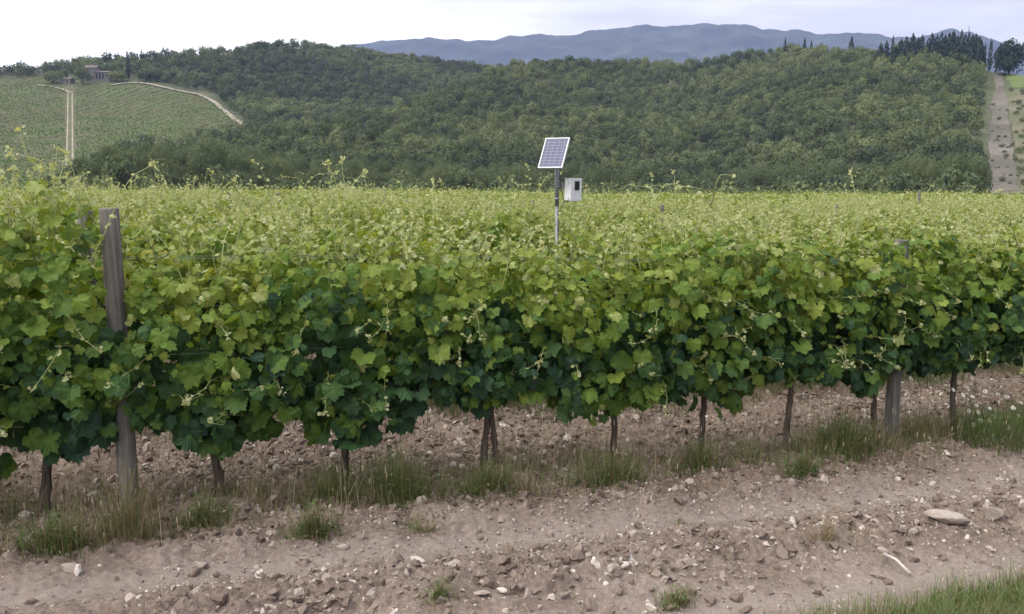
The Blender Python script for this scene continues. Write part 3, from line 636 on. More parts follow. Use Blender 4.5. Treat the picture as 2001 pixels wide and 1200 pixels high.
for i_, (t, b, tp, nl, dk, lab) in enumerate(F1):
    keep = keep_post(t, 0.0, 1.32, -.04, .068) if i_ in (2, 3) else (keep_post(t, 7.11, 1.84, .3, .10) if i_ in (9, 10) else None)
    if i_ in (4, 5, 6):                                        # no cane grows up across the white box and the panel
        def keep(p_, t_=t):
            c_, s_ = math.cos(ROWA), math.sin(ROWA); ox, oy = xy(t_, 0); X_ = ox + p_[:, 0] * c_ - p_[:, 1] * s_; Y_ = oy + p_[:, 0] * s_ + p_[:, 1] * c_
            return ~((np.abs(X_ / Y_ - .057) < .05) & (p_[:, 2] > 2.12))
    ml, ms = vine_geo(100 + i_, 2, int(nl * 1.55), b, tp, keep, 22 if i_ not in (3,) else 14, 10, .6, .31, dk)
    x0, y0 = xy(t, 0); z0 = float(G(x0, y0)); Rm = rotz(-ROWA); r_ = rng(700 + i_)
    for path, s_ in extra.get(i_, []):
        P = np.array([Rm @ (rowpt(px, py, s_) - np.array([x0, y0, z0])) for px, py in path]); ms.append(MB()); cane(ms[-1], ml, r_, P, 2, .0062 if i_ in (7, 11) else .0050, .036 if i_ in (7, 11) else .058, .55, 1.0, .16 if i_ in (7, 11) else .075, True, .05 if i_ in (7, 11) else .35)
    tr = trunk_mb(300 + i_, .95, i_ == 5, .034 if i_ < 4 else .030)
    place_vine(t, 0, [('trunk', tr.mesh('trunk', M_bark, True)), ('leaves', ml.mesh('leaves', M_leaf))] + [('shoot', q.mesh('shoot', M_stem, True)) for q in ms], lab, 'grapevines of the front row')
variants = []
for v in range(7):
    ml, ms = vine_geo(200 + v, 2 if v < 4 else 1, 520 if v < 4 else 420, .55, 1.86, None, 20, 3, .6, .33, -.09)
    variants.append([('trunk', trunk_mb(400 + v, .9).mesh('trunk', M_bark, True)), ('foliage', joined('foliage', ml, sum_mb(ms)))])
r_ = rng(77); count = 14; GRP = 'grapevines in the rows behind the front row'
ORD = ['', 'second', 'third', 'fourth', 'fifth', 'sixth', 'seventh', 'eighth', 'ninth', 'tenth', 'eleventh', 'twelfth']
def row_span(k, margin=1.5):
    s = -SP * k; lo = hi = None; ts = np.arange(-60, 220, .5); x, y = xy(ts, np.full(len(ts), s)); ok = (np.abs(x) < .63 * y + margin) & (y > 0)
    return ts[ok].min(), ts[ok].max()
NROW_IND = 10
def third(t, k):
    x, y = xy(t, -SP * k); p = 1000.5 + F * x / y
    return 'near the two left posts' if p < 450 else 'left of the solar panel pole' if p < 1080 else 'between the pole and the long bare cane' if p < 1400 else 'right of the long bare cane'
for k in range(1, 40):
    a_, b_ = row_span(k)
    ts = np.arange(a_, b_, 1.03) + r_.uniform(0, .5)
    if k > NROW_IND: break
    for t in ts:
        if count >= 300: break
        vi = int(r_.integers(0, 4)) if k < 3 else int(r_.integers(4, 7)) if k > 4 else int(r_.integers(0, 7))
        place_vine(t + r_.normal(0, .05), -SP * k + r_.normal(0, .03), variants[vi], 'leafy grapevine, %s row from the track, %s' % (ORD[k], third(t, k)), 'grapevines of the %s row, %s' % (ORD[k], third(t, k)), math.pi * int(r_.integers(0, 2)), (1, 1, r_.uniform(.90, 1.12))); count += 1
# the farther rows: one carpet
mb = MB(); r_ = rng(78)
for k in range(NROW_IND, 36):
    a_, b_ = row_span(k, 6); ts = np.arange(a_, b_, 1.0) + r_.uniform(0, .5)
    if k == NROW_IND and count < 300: continue
    per = int(105 - 1.4 * (k - 10)); n = len(ts) * per; t = np.repeat(ts, per) + r_.uniform(-.55, .55, n); h = r_.random(n) ** .6
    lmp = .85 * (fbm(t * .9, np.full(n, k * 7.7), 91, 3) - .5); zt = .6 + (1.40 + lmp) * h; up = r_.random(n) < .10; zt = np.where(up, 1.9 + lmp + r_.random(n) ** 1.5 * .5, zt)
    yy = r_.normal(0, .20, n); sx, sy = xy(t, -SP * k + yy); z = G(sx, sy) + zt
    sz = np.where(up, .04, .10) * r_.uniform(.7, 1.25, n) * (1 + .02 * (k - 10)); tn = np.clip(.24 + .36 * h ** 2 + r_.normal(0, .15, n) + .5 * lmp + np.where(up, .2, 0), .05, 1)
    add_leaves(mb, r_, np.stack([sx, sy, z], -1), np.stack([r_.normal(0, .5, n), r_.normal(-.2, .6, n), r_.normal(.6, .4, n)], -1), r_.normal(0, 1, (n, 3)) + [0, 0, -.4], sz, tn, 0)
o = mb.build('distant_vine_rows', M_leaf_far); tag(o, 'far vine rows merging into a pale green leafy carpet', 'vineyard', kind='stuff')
print('VINES', count)

# ------------------------------------------------------------------ posts and wires
def post(x, y, h, w, label, group=None, tilt=(0, 0), seed=0):
    r_ = rng(seed + 60); mb = MB(); zz = np.concatenate([np.linspace(-.25, h - .012, 14), [h]]); n = 12; th = np.linspace(0, 2 * np.pi, n, endpoint=False)
    prof = 1 + .05 * np.cos(3 * th + seed) + r_.normal(0, .02, n); V = []
    for q, z in enumerate(zz):
        rr = w / 2 * prof * (1.03 - .05 * z / h) * (1 + r_.normal(0, .008)) * (.93 if q == len(zz) - 1 else 1); V.append(np.stack([rr * np.cos(th), rr * np.sin(th), np.full(n, z) + (r_.normal(0, .004, n) if q > 12 else 0)], -1))
    V = np.concatenate(V); a = (np.arange(len(zz) - 1)[:, None] * n); j = np.arange(n)[None]
    mb.add(V, np.stack([a + j, a + (j + 1) % n, a + (j + 1) % n + n, a + j + n], -1).reshape(-1, 4)); top = [(len(zz) - 1) * n + q for q in range(n)]
    mb.F.setdefault(n, []).append(np.array([top]))
    me = mb.mesh('trellis_post', M_post, True); me.polygons[len(me.polygons) - 1].use_smooth = False
    o = obj('trellis_post', me, loc=(x, y, float(G(x, y))), rot=(R(tilt[0]), R(tilt[1]), seed * 1.3)); tag(o, label, 'post', group); return o
def at_post(px, ptop, k, h, w, label, seed, group=None):
    # stands on row k where the pixel column crosses it
    p_ = rowpt(px, ptop, -SP * k); post(p_[0], p_[1], p_[2] - float(G(p_[0], p_[1])), w, label, group, (0, 0), seed)
x, y = xy(0, .10); post(x, y, 2.21, .135, 'tall weathered grey wooden post standing in front of the leaves on the left', None, (0, -.5), 1)
x, y = xy(7.11, 0.0); post(x, y, 2.04, .14, 'weathered wooden post on the right, its top poking from the front row', None, (0, .5), 2)
at_post(165, 412, 1, 2, .14, 'post top wound with shoots, behind and left of the tall grey post', 3)
at_post(100, 434, 2, 2, .13, 'dark post stub leftmost, half hidden in leaves behind the front row', 4)
at_post(1357, 443, 2, 2, .12, 'post top showing among leaves left of the long bare cane', 5)
at_post(910, 456, 3, 2, .10, 'thin dark post deep in the leaves left of the solar panel', 6)
at_post(1040, 388, 6, 2, .10, 'slim grey post standing just left of the pole with the solar panel', 7)
at_post(545, 377, 8, 2, .10, 'slender far post top near the field edge, second from the left', 8)
at_post(448, 372, 9, 2, .11, 'slender far post top near the field edge, leftmost', 9)
at_post(750, 368, 9, 2, .10, 'slender far post top near the field edge, left of centre', 10)
at_post(1294, 400, 5, 2, .09, 'grey post top between the white box and the long bare cane', 11)
at_post(1797, 372, 8, 2, .10, 'far post top on the right below the dark wood', 12)
at_post(1635, 400, 5, 2, .08, 'thin post in the leaves behind the right half of the front row', 13)
for j, h in enumerate((.78, 1.15, 1.50, 1.85)):
    for sg in ((-.085, 'near'), (.085, 'rear')) if j > 0 else ((0, 'single'),):
        mb = MB(); P = []
        for t in np.arange(-3.2, 12.01, .4):
            x, y = xy(t, -sg[0]); P.append((x, y, float(G(x, y)) + h + .01 * math.sin(t * .9)))
        mb.tube(P, .0012, 4, .5, cap=False); o = mb.build('trellis_wire', M_wire)
        tag(o, '%s steel trellis wire of the front row, %s' % (sg[1], ('lowest, under the leaves', 'at waist height', 'at chest height', 'topmost near the post tops')[j]), 'wire', 'trellis wires of the front row')

# ------------------------------------------------------------------ monitoring station on its pole
SY = 12.0
def at(px, py, Y): x, y, z = (float(v) for v in ray(px, py)); return np.array([x / y * Y, Y, CAMZ + z / y * Y])
pb = at(1088, 400, SY); gz = float(G(pb[0], SY)); root = obj('monitoring_station', None, loc=(pb[0], SY, gz)); root.empty_display_size = .3
tag(root, 'pole carrying a tilted solar panel and a white instrument box above the vines', 'monitoring station')
ptop = at(1088, 300, SY)[2] - gz; pm = at(1088, 402, SY)[2] - gz
mb = MB(); mb.tube([(0, 0, -.2), (0, 0, pm + .05)], .022, 12); mb.tube([(0.004, -.045, .9), (0.004, -.045, 1.5)], .012, 8); mb.build('lower_pole', M_galv, root, True)
mb = MB(); mb.tube([(0, 0, pm), (0, 0, ptop)], .030, 14); o_up = mb.build('upper_pole', M_galv, root, True)
mb = MB(); 
for z_ in (pm + .08, pm + .28): mb.tube([(0, 0, z_), (0, 0, z_ + .03)], .036, 14)
mb.build('clamp', M_galv, root, True)
c = at(1082, 300, SY); psi, tau = R(24), R(35); Wp, Hp = .36, .515
wv = np.array([math.cos(psi), -math.sin(psi), 0]); hv = np.array([math.sin(psi) * math.sin(tau), math.cos(psi) * math.sin(tau), math.cos(tau)]); nv = np.cross(wv, hv)
Rp = Matrix((wv, hv, nv)).transposed().to_euler()
pan = MB(); fw = .015
for cc, dd in (((0, Hp / 2 - fw / 2, 0), (Wp, fw, .028)), ((0, -Hp / 2 + fw / 2, 0), (Wp, fw, .028)), ((Wp / 2 - fw / 2, 0, 0), (fw, Hp - 2 * fw, .028)), ((-Wp / 2 + fw / 2, 0, 0), (fw, Hp - 2 * fw, .028))): pan.box(cc, dd)
pl = pan.build('solar_panel', M_alu, root, loc=(c[0] - pb[0], -.10, c[2] - gz), rot=Rp)
mb = MB(); mb.box((0, 0, .004), (Wp - 2 * fw - .001, Hp - 2 * fw - .001, .006)); mb.build('cells', M_cell, pl)
mb = MB(); mb.box((0, 0, -.008), (Wp - 2 * fw - .001, Hp - 2 * fw - .001, .012)); mb.build('back_sheet', M_white, pl)
mb = MB(); mb.box((0, 0, -.03), (.05, .36, .02)); mb.tube([(.01, .02, -.03), (.02, .07, -.10)], .014, 8); mb.build('mounting_bracket', M_galv, pl)
bc = at(1117.5, 371, SY); by = R(38); Mb = rotz(by); bx = obj('instrument_box', None); 
mb = MB(); mb.box((0, 0, 0), (.205, .105, .305), bev=.012); bdy = mb.mesh('instrument_box', M_white); bpy.data.objects.remove(bx)
bx = obj('instrument_box', bdy, root, loc=(bc[0] - pb[0], -.02, bc[2] - gz), rot=(R(1.5), 0, by))
mb = MB(); mb.box((0, -.0725, 0), (.215, .036, .315), bev=.009); lid = mb.build('lid', M_white, bx)
mb = MB(); mb.box((.01, -.0915, .060), (.100, .006, .134), bev=.002); mb.build('window_frame', plain('grey_gasket', (.30, .31, .34), .5), lid)
mb = MB(); mb.box((.01, -.0955, .060), (.082, .004, .116)); mb.build('display_window', M_dark, lid)
mb = MB(); mb.box((0, -.02, .158), (.212, .150, .008), bev=.003); mb.build('rain_cover', M_white, bx)
for z_ in (.10, -.11): mb = MB(); mb.box((-.1085, -.055, z_), (.008, .03, .03), bev=.002); mb.build('latch', M_alu, bx)
cz = bc[2] - gz; mb = MB(); mb.tube([(-.01, -.03, ptop - .12), (.035, -.06, ptop - .2), (.034, -.05, cz + .22), (.05, -.05, cz + .05), (.10, -.03, cz - .17), (bc[0] - pb[0], -.02, cz - .155)], .005, 6); mb.build('cable', M_dark, root, True)
mb = MB(); mb.tube([(.10, -.03, cz - .15), (.07, -.05, cz - .25), (.028, -.035, cz - .34), (.026, -.03, 1.0)], .005, 6); mb.build('cable', M_dark, root, True)
mb = MB(); mb.box((.040, .0, 0), (.12, .012, .09)); mb.build('arm', M_galv, root, loc=(0, .02, bc[2] - gz + .06))
for z_ in (.03, .095): mb = MB(); mb.tube([(0, 0, cz + z_), (0, 0, cz + z_ + .022)], .037, 14); mb.build('clamp', M_galv, root, True)

# ------------------------------------------------------------------ daisies
def daisy(px, py, n, rad, label, seed):
    x0, y0 = gpt(px, py); r_ = rng(seed); z0 = float(G(x0, y0)); root = obj('daisy_plant', None, loc=(x0, y0, z0)); tag(root, label, 'daisies')
    fol = MB(); m = 900; th = r_.uniform(0, 6.28, m); rr = rad * np.sqrt(r_.random(m)); blades(fol, rr * np.cos(th), rr * np.sin(th), np.full(m, -.02) + r_.random(m) * .28, r_.uniform(.06, .26, m), r_.uniform(.004, .009, m), th, np.abs(r_.normal(.5, .3, m)), np.clip(r_.normal(.22, .08, m), 0, 1))
    fol.build('stems_and_leaves', M_grass, root)
    pet = MB()
    for q in range(13):
        a = q * 2 * math.pi / 13; w_ = .17
        pet.add([(.25 * math.cos(a - w_), .25 * math.sin(a - w_), 0), (.9 * math.cos(a - w_ * .9), .9 * math.sin(a - w_ * .9), .08), (1.0 * math.cos(a), 1.0 * math.sin(a), .04), (.9 * math.cos(a + w_ * .9), .9 * math.sin(a + w_ * .9), .08), (.25 * math.cos(a + w_), .25 * math.sin(a + w_), 0)], [[0, 1, 2, 3, 4]])
    pm_ = pet.mesh('flower', M_petal); dm = MB(); v, f = ICO1; dm.add(v * [.34, .34, .16] + [0, 0, .05], f); dm_ = dm.mesh('disc', M_yellow, True)
    return root, pm_, dm_, r_, z0
root, pm_, dm_, r_, z0 = daisy(1945, 868, 20, .42, 'leafy daisy plant with white flowers under the vines at the right edge', 5)
for px, py in [(1863, 762), (1890, 757), (1882, 772), (1925, 765), (1900, 775), (1950, 770), (1968, 775), (1893, 803), (1912, 806), (1934, 798), (1952, 786), (1980, 797), (1915, 822), (1935, 824), (1944, 816), (1902, 830), (1983, 847), (1965, 866), (1972, 838), (1995, 787), (1942, 852), (1990, 812)]:
    s_ = .20 + r_.uniform(-.12, .12); p = rowpt(px, py, s_); sc_ = .024 * r_.uniform(.85, 1.15)
    fo = obj('flower', pm_, root, loc=Vector(p) - Vector(root.location), rot=(R(r_.uniform(25, 75)), R(r_.uniform(-25, 25)), r_.uniform(-.5, .5)), scale=sc_); obj('disc', dm_, fo)

# ------------------------------------------------------------------ hills
class Hill:
    def __init__(s, pts, r0, e0, gpow, treeh, seed, namp):
        a, e_ = ae([p_[0] for p_ in pts], [p_[1] for p_ in pts]); s.a = a; s.e = e_; s.R = np.array([p_[2] for p_ in pts], float)
        s.r0 = r0; s.e0 = R(e0); s.g = gpow; s.th = treeh; s.seed = seed; s.n = namp
    def crest(s, a): return np.interp(a, s.a, s.e), np.interp(a, s.a, s.R)
    def z(s, r_, a):
        ec, Rc = s.crest(a); ec = ec - s.th / Rc; u = (r_ - s.r0) / (Rc - s.r0); uc = np.clip(u, 0, 1); e_ = s.e0 + (ec - s.e0) * uc ** s.g
        z = CAMZ + np.minimum(r_, Rc) * np.tan(e_) - np.maximum(r_ - Rc, 0) * .30
        x, y = r_ * np.sin(a), r_ * np.cos(a); w = np.clip(4 * uc * (1.02 - uc), 0, 1)
        z = z + w * s.n * (fbm(x / 90, y / 90, s.seed, 3) - .5) * 2 - np.where(u < 0, (s.r0 - r_) * .02, 0); return z
    def pt(s, px, py, lift=0.0):
        """terrain point seen at a pixel"""
        a, e_ = ae(px, py); ec, Rc = s.crest(a); ec = ec - s.th / Rc; lo = np.full(np.shape(a), s.r0 * 1.02); hi = Rc * .999 * np.ones(np.shape(a))
        q = np.linspace(0, 1, 260); r_ = None
        RR = lo[..., None] + (hi - lo)[..., None] * q; ZZ_ = s.z(RR, a[..., None]); EE = np.arctan2(ZZ_ - CAMZ, RR); hit = EE >= np.asarray(e_)[..., None]
        idx = np.where(hit.any(-1), hit.argmax(-1), 259); r_ = np.take_along_axis(RR, idx[..., None], -1)[..., 0]
        return np.stack([r_ * np.sin(a), r_ * np.cos(a), s.z(r_, a) + lift], -1)
    def build(s, name, m, amin, amax, back=260, na=420, nr=150):
        a = np.linspace(amin, amax, na); q = np.concatenate([np.linspace(-.12, 1, nr), 1 + np.linspace(.02, 1, 14)])
        _, Rc = s.crest(a); A, U = np.meshgrid(a, q, indexing='ij'); RC = Rc[:, None] * np.ones_like(U); r_ = np.where(U <= 1, s.r0 + (RC - s.r0) * U, RC + (U - 1) * back)
        z = s.z(r_, A); V = np.stack([r_ * np.sin(A), r_ * np.cos(A), z], -1).reshape(-1, 3); nq = len(q)
        i = (np.arange(na - 1)[:, None] * nq + np.arange(nq - 1)[None]).ravel(); return obj(name, mesh(name, V, np.stack([i, i + 1, i + 1 + nq, i + nq], -1), m, smooth=True))
back = Hill([(-900, 190, 700), (-300, 160, 740), (0, 128, 760), (60, 124, 760), (150, 113, 770), (250, 106, 780), (330, 99, 790), (430, 92, 800), (520, 81, 820), (600, 83, 840), (690, 88, 850), (750, 100, 850), (860, 114, 860), (960, 128, 880), (1100, 140, 900), (1500, 170, 900), (2000, 190, 900), (2900, 190, 900)], 300, -1.5, .86, 6.0, 5, 7)
front = Hill([(-900, 430, 240), (-100, 410, 240), (60, 395, 245), (120, 368, 255), (180, 328, 270), (250, 306, 290), (330, 292, 310), (420, 276, 340), (490, 259, 370), (600, 236, 420), (700, 215, 450), (800, 190, 500), (880, 162, 545), (960, 130, 600), (1010, 115, 620), (1100, 112, 640), (1200, 113, 650), (1300, 116, 650), (1400, 108, 640), (1480, 92, 620), (1560, 84, 600), (1700, 90, 580), (1800, 96, 560), (1900, 106, 530), (1940, 118, 520), (2001, 124, 500), (2300, 130, 500), (2900, 150, 500)], 130, -4.0, .9, 6.0, 15, 10)
M_hillg = soilmat('hill_soil', (.05, .06, .03), (.075, .085, .045), (.12, .12, .07), 0, .02)
M_fieldg = soilmat('hill_vineyard_soil', (.072, .076, .036), (.098, .096, .050), (.13, .115, .07), .6, .05)
o = back.build('hill', M_hillg, -.95, .95); tag(o, 'far wooded hill with a vineyard on its left flank', 'hill', kind='structure')
o = front.build('hill', M_hillg, -.95, .95); tag(o, 'nearer wooded hillside across the valley', 'hill', kind='structure')
def sheet(h, poly, name, m, label, cat, lift=.15, res=.0012, kind='structure'):
    """a patch draped on the hill inside a closed outline"""
    P = np.array([p_ for p_ in poly], float); W3 = h.pt(P[:, 0], P[:, 1]); a = np.arctan2(W3[:, 0], W3[:, 1]); r_ = np.hypot(W3[:, 0], W3[:, 1])
    ag = np.arange(a.min(), a.max() + res, res); rg = np.linspace(r_.min(), r_.max(), int((r_.max() - r_.min()) / 1.5) + 2); A, RR = np.meshgrid(ag, rg, indexing='ij')
    pl = list(zip(a * 1000, r_)); V = np.stack([RR * np.sin(A), RR * np.cos(A), h.z(RR, A) + lift], -1).reshape(-1, 3); nr = len(rg)
    i = (np.arange(len(ag) - 1)[:, None] * nr + np.arange(nr - 1)[None]).ravel(); q = np.stack([i, i + 1, i + 1 + nr, i + nr], -1)
    ca = A.ravel()[q].mean(1) * 1000; cr = RR.ravel()[q].mean(1); wob = 5.0 * (fbm(ca / 3, cr / 14, 66, 3) - .5); q = q[inpoly(ca + wob, cr + wob * 2, pl)]; u, inv = np.unique(q, return_inverse=True)
    o = obj(name, mesh(name, V[u], inv.reshape(-1, 4), m, smooth=True)); tag(o, label, cat, kind=kind); return o
def ribbon(h, path, wid, name, m, label, lift=.3, off=0.0):
    P = np.array(path, float); seg = np.hypot(*np.diff(P, axis=0).T); c_ = np.concatenate([[0], np.cumsum(seg)]); u = np.linspace(0, c_[-1], 70)
    C = h.pt(np.interp(u, c_, P[:, 0]), np.interp(u, c_, P[:, 1])); 
    for _ in range(4): C[1:-1] = (C[:-2] + 2 * C[1:-1] + C[2:]) / 4
    T = np.gradient(C, axis=0)[:, :2]; T /= np.linalg.norm(T, axis=1)[:, None]; Nn = np.stack([T[:, 1], -T[:, 0]], -1); L_ = []
    for s_ in np.linspace(off - wid / 2, off + wid / 2, 4):
        q = C[:, :2] + Nn * s_; r_ = np.hypot(q[:, 0], q[:, 1]); L_.append(np.stack([q[:, 0], q[:, 1], h.z(r_, np.arctan2(q[:, 0], q[:, 1])) + lift], -1))
    V = np.stack(L_, 1).reshape(-1, 3); i = (np.arange(69)[:, None] * 4 + np.arange(3)[None]).ravel(); o = obj(name, mesh(name, V, np.stack([i, i + 1, i + 5, i + 4], -1), m, smooth=True)); tag(o, label, 'path', kind='structure'); return o
M_path = soilmat('pale_farm_track', (.17, .15, .11), (.25, .22, .17), (.33, .295, .235), 0, .1)
M_erod = soilmat('eroded_slope_soil', (.075, .070, .050), (.120, .108, .088), (.185, .168, .140), 0, .05)
FIELD = [(-60, 172), (10, 160), (90, 150), (130, 170), (270, 163), (350, 180), (400, 190), (440, 220), (488, 254), (420, 268), (330, 284), (240, 300), (180, 322), (120, 360), (60, 392), (-60, 396)]
sheet(back, FIELD, 'hill_field', M_fieldg, 'grassy vineyard slope on the far left hill', 'field', .12)
ribbon(back, [(137, 180), (137, 240), (136, 330)], .8, 'path', M_path, 'left wheel line of the straight pale farm track', .3, 1.3)
ribbon(back, [(137, 180), (137, 240), (136, 330)], .8, 'path', M_path, 'right wheel line of the straight pale farm track', .3, -1.3)
ribbon(back, [(76, 168), (105, 172), (125, 177), (138, 184)], 2.2, 'path', M_path, 'pale curved farm track at the top of the straight one', .7)
ribbon(back, [(215, 168), (262, 163), (300, 168), (345, 179), (390, 187), (420, 202), (445, 225), (470, 245), (490, 254)], 3.4, 'path', M_path, 'pale winding farm track along the edge of the wood', .9)
EROD = [(1942, 142), (1957, 142), (1962, 165), (1968, 200), (1972, 260), (1990, 330), (2000, 380), (1940, 382), (1934, 300), (1934, 210), (1946, 172)]
sheet(front, EROD, 'bare_slope', M_erod, 'bare eroded earth strip on the slope at the right edge', 'slope', .2)
sheet(front, [(1960, 138), (2080, 132), (2080, 178), (1978, 172)], 'hill_field', soilmat('meadow', (.07, .10, .03), (.10, .135, .045), (.14, .16, .07), 0, .1), 'small green meadow at the top of the bare slope', 'field', .2)
sheet(front, [(1962, 180), (2200, 180), (2300, 400), (2002, 385), (1990, 320), (1976, 250)], 'scrub_slope', soilmat('scrub_slope_soil', (.075, .08, .045), (.12, .115, .07), (.19, .165, .125), .5, .06), 'rough brown and green scrubby slope at the right edge', 'slope', .1)
# rows of small vines on the far field
mb = MB(); r_ = rng(41); ra = R(74); dx, dy = math.cos(ra), math.sin(ra)
us = np.arange(100, 1000, 1.05); vs = np.arange(-200, 900, 6.4); U, Vv = np.meshgrid(us, vs); U = U + r_.normal(0, .2, U.shape); Vv = Vv + r_.normal(0, .08, U.shape)
x = (U * dx - Vv * dy).ravel(); y = (U * dy + Vv * dx).ravel(); a = np.arctan2(x, y); rr = np.hypot(x, y); k = (y > 0) & (rr > 300) & (rr < 800) & (a > -.62) & (a < -.2); x, y, a, rr = x[k], y[k], a[k], rr[k]; z = back.z(rr, a)
px, py = proj(x, y, z); k = inpoly(px, py, FIELD) & ~((px > 127) & (px < 147)) & (r_.random(len(px)) < .93); x, y, z = x[k], y[k], z[k]
print('far vines', len(x)); per = 4; n = len(x) * per
pos = np.stack([np.repeat(x, per), np.repeat(y, per), np.repeat(z, per)], -1) + np.stack([r_.normal(0, .38, n), r_.normal(0, .25, n), r_.uniform(.4, 1.5, n)], -1)
add_leaves(mb, r_, pos, r_.normal(0, .6, (n, 3)) + [0, -.3, .7], r_.normal(0, 1, (n, 3)), r_.uniform(.36, .6, n), np.clip(r_.normal(.30, .07, n), 0, 1), 0)
o = mb.build('hillside_vines', M_leaf_far); tag(o, 'rows of tiny vines on the far left hillside', 'vineyard', kind='stuff')

# ------------------------------------------------------------------ forest
def crown_tpl(seed, m, lobes=9, flat=.8, cov=1.8):
    """triangular leaf sprays spread over the shells of a few lobes; unit crown radius, base at z=0"""
    r_ = rng(seed); L_ = [(np.array([0, 0, .58]), .74)]
    for _ in range(lobes):
        a = r_.uniform(0, 6.28); q = r_.uniform(.3, .72); L_.append((np.array([q * math.cos(a), q * math.sin(a), r_.uniform(.3, 1.0)]), r_.uniform(.22, .38)))
    V, T = [], []
    w = np.array([l[1] ** 2 for l in L_]); w /= w.sum()
    for _ in range(m):
        c_, rad = L_[r_.choice(len(L_), p=w)]; d = r_.normal(size=3); d[2] = d[2] * .8 + .25; d /= np.linalg.norm(d); p = c_ + d * rad * r_.uniform(.8, 1.08)
        nn = d + r_.normal(0, .30, 3); nn /= np.linalg.norm(nn); t1 = np.cross(nn, r_.normal(size=3)); t1 /= np.linalg.norm(t1); t2 = np.cross(nn, t1); s_ = r_.uniform(.7, 1.3) * cov / math.sqrt(m)
        V += [p + t1 * s_, p - t1 * .6 * s_ + t2 * .9 * s_, p - t1 * .6 * s_ - t2 * .9 * s_]; tt_ = r_.normal(0, .07); T += [tt_] * 3
    V = np.array(V); V[:, 2] *= flat * 1.25
    F_ = np.arange(3 * m).reshape(-1, 3); return V, F_, np.array(T)
def forest_pts(h, seed, step, amin, amax, ok, rmin):
    r_ = rng(seed); g = np.arange(-700, 700, step); h_ = np.arange(80, 1100, step); X, Y = np.meshgrid(g, h_); X = (X + (np.arange(X.shape[0]) % 2)[:, None] * step / 2 + r_.uniform(-.42, .42, X.shape) * step).ravel(); Y = (Y + r_.uniform(-.42, .42, Y.shape) * step).ravel()
    a = np.arctan2(X, Y); rr = np.hypot(X, Y); ec, Rc = h.crest(a); k = (a > amin) & (a < amax) & (rr > rmin) & (rr < Rc + 22); X, Y, a, rr = X[k], Y[k], a[k], rr[k]
    z = h.z(rr, a); px, py = proj(X, Y, z); k = ok(px, py); return X[k], Y[k], z[k], px[k], py[k], rr[k], r_
GAP = [(-100, 156), (90, 150), (130, 149), (215, 149), (262, 152), (300, 166), (260, 170), (-100, 175)]
okb = lambda px, py: ~inpoly(px, py, FIELD) & ~inpoly(px, py, GAP) & ~inpoly(px, py, [(300, 160), (360, 172), (410, 182), (450, 215), (500, 250), (480, 260), (200, 260), (200, 160)])
RIGHT = [(1922, 128), (2100, 118), (2300, 500), (1915, 500), (1912, 300)]
okf = lambda px, py: ~inpoly(px, py, RIGHT) & (px < 1900 + 26 * fbm(py / 14, px * 0, 91, 3))
Xb, Yb, Zb, pxb, pyb, rb, _r = forest_pts(back, 61, 6.4, -.62, .62, okb, 330)
Xf, Yf, Zf, pxf, pyf, rf, _r = forest_pts(front, 62, 6.1, -.66, .66, okf, 175)
# hide-free cull: trees wholly below the vineyard edge are kept only near the valley floor line
kv = pyf < 430; Xf, Yf, Zf, pxf, pyf, rf = (v[kv] for v in (Xf, Yf, Zf, pxf, pyf, rf))
kv = (pyb < 420) & ((pxb < 1050)); Xb, Yb, Zb, pxb, pyb, rb = (v[kv] for v in (Xb, Yb, Zb, pxb, pyb, rb))
print('trees', len(Xb), len(Xf))
def tone_at(x, y, sd): return .38 + 1.05 * (fbm(x / 55, y / 40, sd, 3) - .5) + .15 * (fbm(x / 12, y / 12, sd + 3, 2) - .5)  # random crown tint; its broad swings also paint in gully and ridge shading
def forest_mb(X, Y, Z, seed, m, rad):
    r_ = rng(seed); mb = MB(); n = len(X); kk = r_.integers(0, 12, n); tn = tone_at(X, Y, 19) + r_.normal(0, .14, n)
    for k in range(12):
        V, F_, T = crown_tpl(seed * 20 + k, m); q = np.nonzero(kk == k)[0]; a = r_.uniform(0, 6.28, len(q)); s_ = rad * r_.uniform(.62, 1.35, len(q)); hz = s_ * r_.uniform(.95, 1.5, len(q))
        B = np.zeros((len(q), 3, 3)); B[:, 0, 0] = np.cos(a) * s_; B[:, 0, 1] = -np.sin(a) * s_; B[:, 1, 0] = np.sin(a) * s_; B[:, 1, 1] = np.cos(a) * s_; B[:, 2, 2] = hz
        mb.inst(V, F_, np.stack([X[q], Y[q], Z[q] + .6], -1), B, np.clip(tn[q][:, None] + T[None], 0, 1))
    return mb
order = np.argsort(rf + 1000 * (pyf > 392)); vis = order[:290]; rest = order[290:]
mb = forest_mb(Xf[rest], Yf[rest], Zf[rest], 5, 330, 3.5); o = mb.build('forest', M_tree); tag(o, 'dense green oak wood covering the nearer hillside', 'forest', kind='stuff')
mb = forest_mb(Xb, Yb, Zb, 6, 200, 3.9); o = mb.build('forest', M_tree); tag(o, 'darker wood covering the farther hill on the left', 'forest', kind='stuff')
tv = []; r_ = rng(8)
for k in range(10):
    V, F_, T = crown_tpl(900 + k, 2000, 10); mb = MB(); mb.add(V * [3.7, 3.7, 4.4] + [0, 0, 1.2], F_, np.clip(T + [.32, .38, .45, .5, .28, .42, .36, .55, .3, .48][k], 0, 1)); mc = mb.mesh('crown', M_tree)
    mb = MB(); mb.tube([(0, 0, -1), (.1, 0, 1.2), (.3, .1, 3.2)], [.28, .22, .12], 7); 
    for _ in range(4):
        a = r_.uniform(0, 6.28); mb.tube([(.1, 0, 1.4), (1.2 * math.cos(a), 1.2 * math.sin(a), 2.8), (2.2 * math.cos(a), 2.2 * math.sin(a), 4.0)], [.14, .09, .04], 5)
    tv.append([('trunk', mb.mesh('trunk', M_treebark, True)), ('crown', mc)])
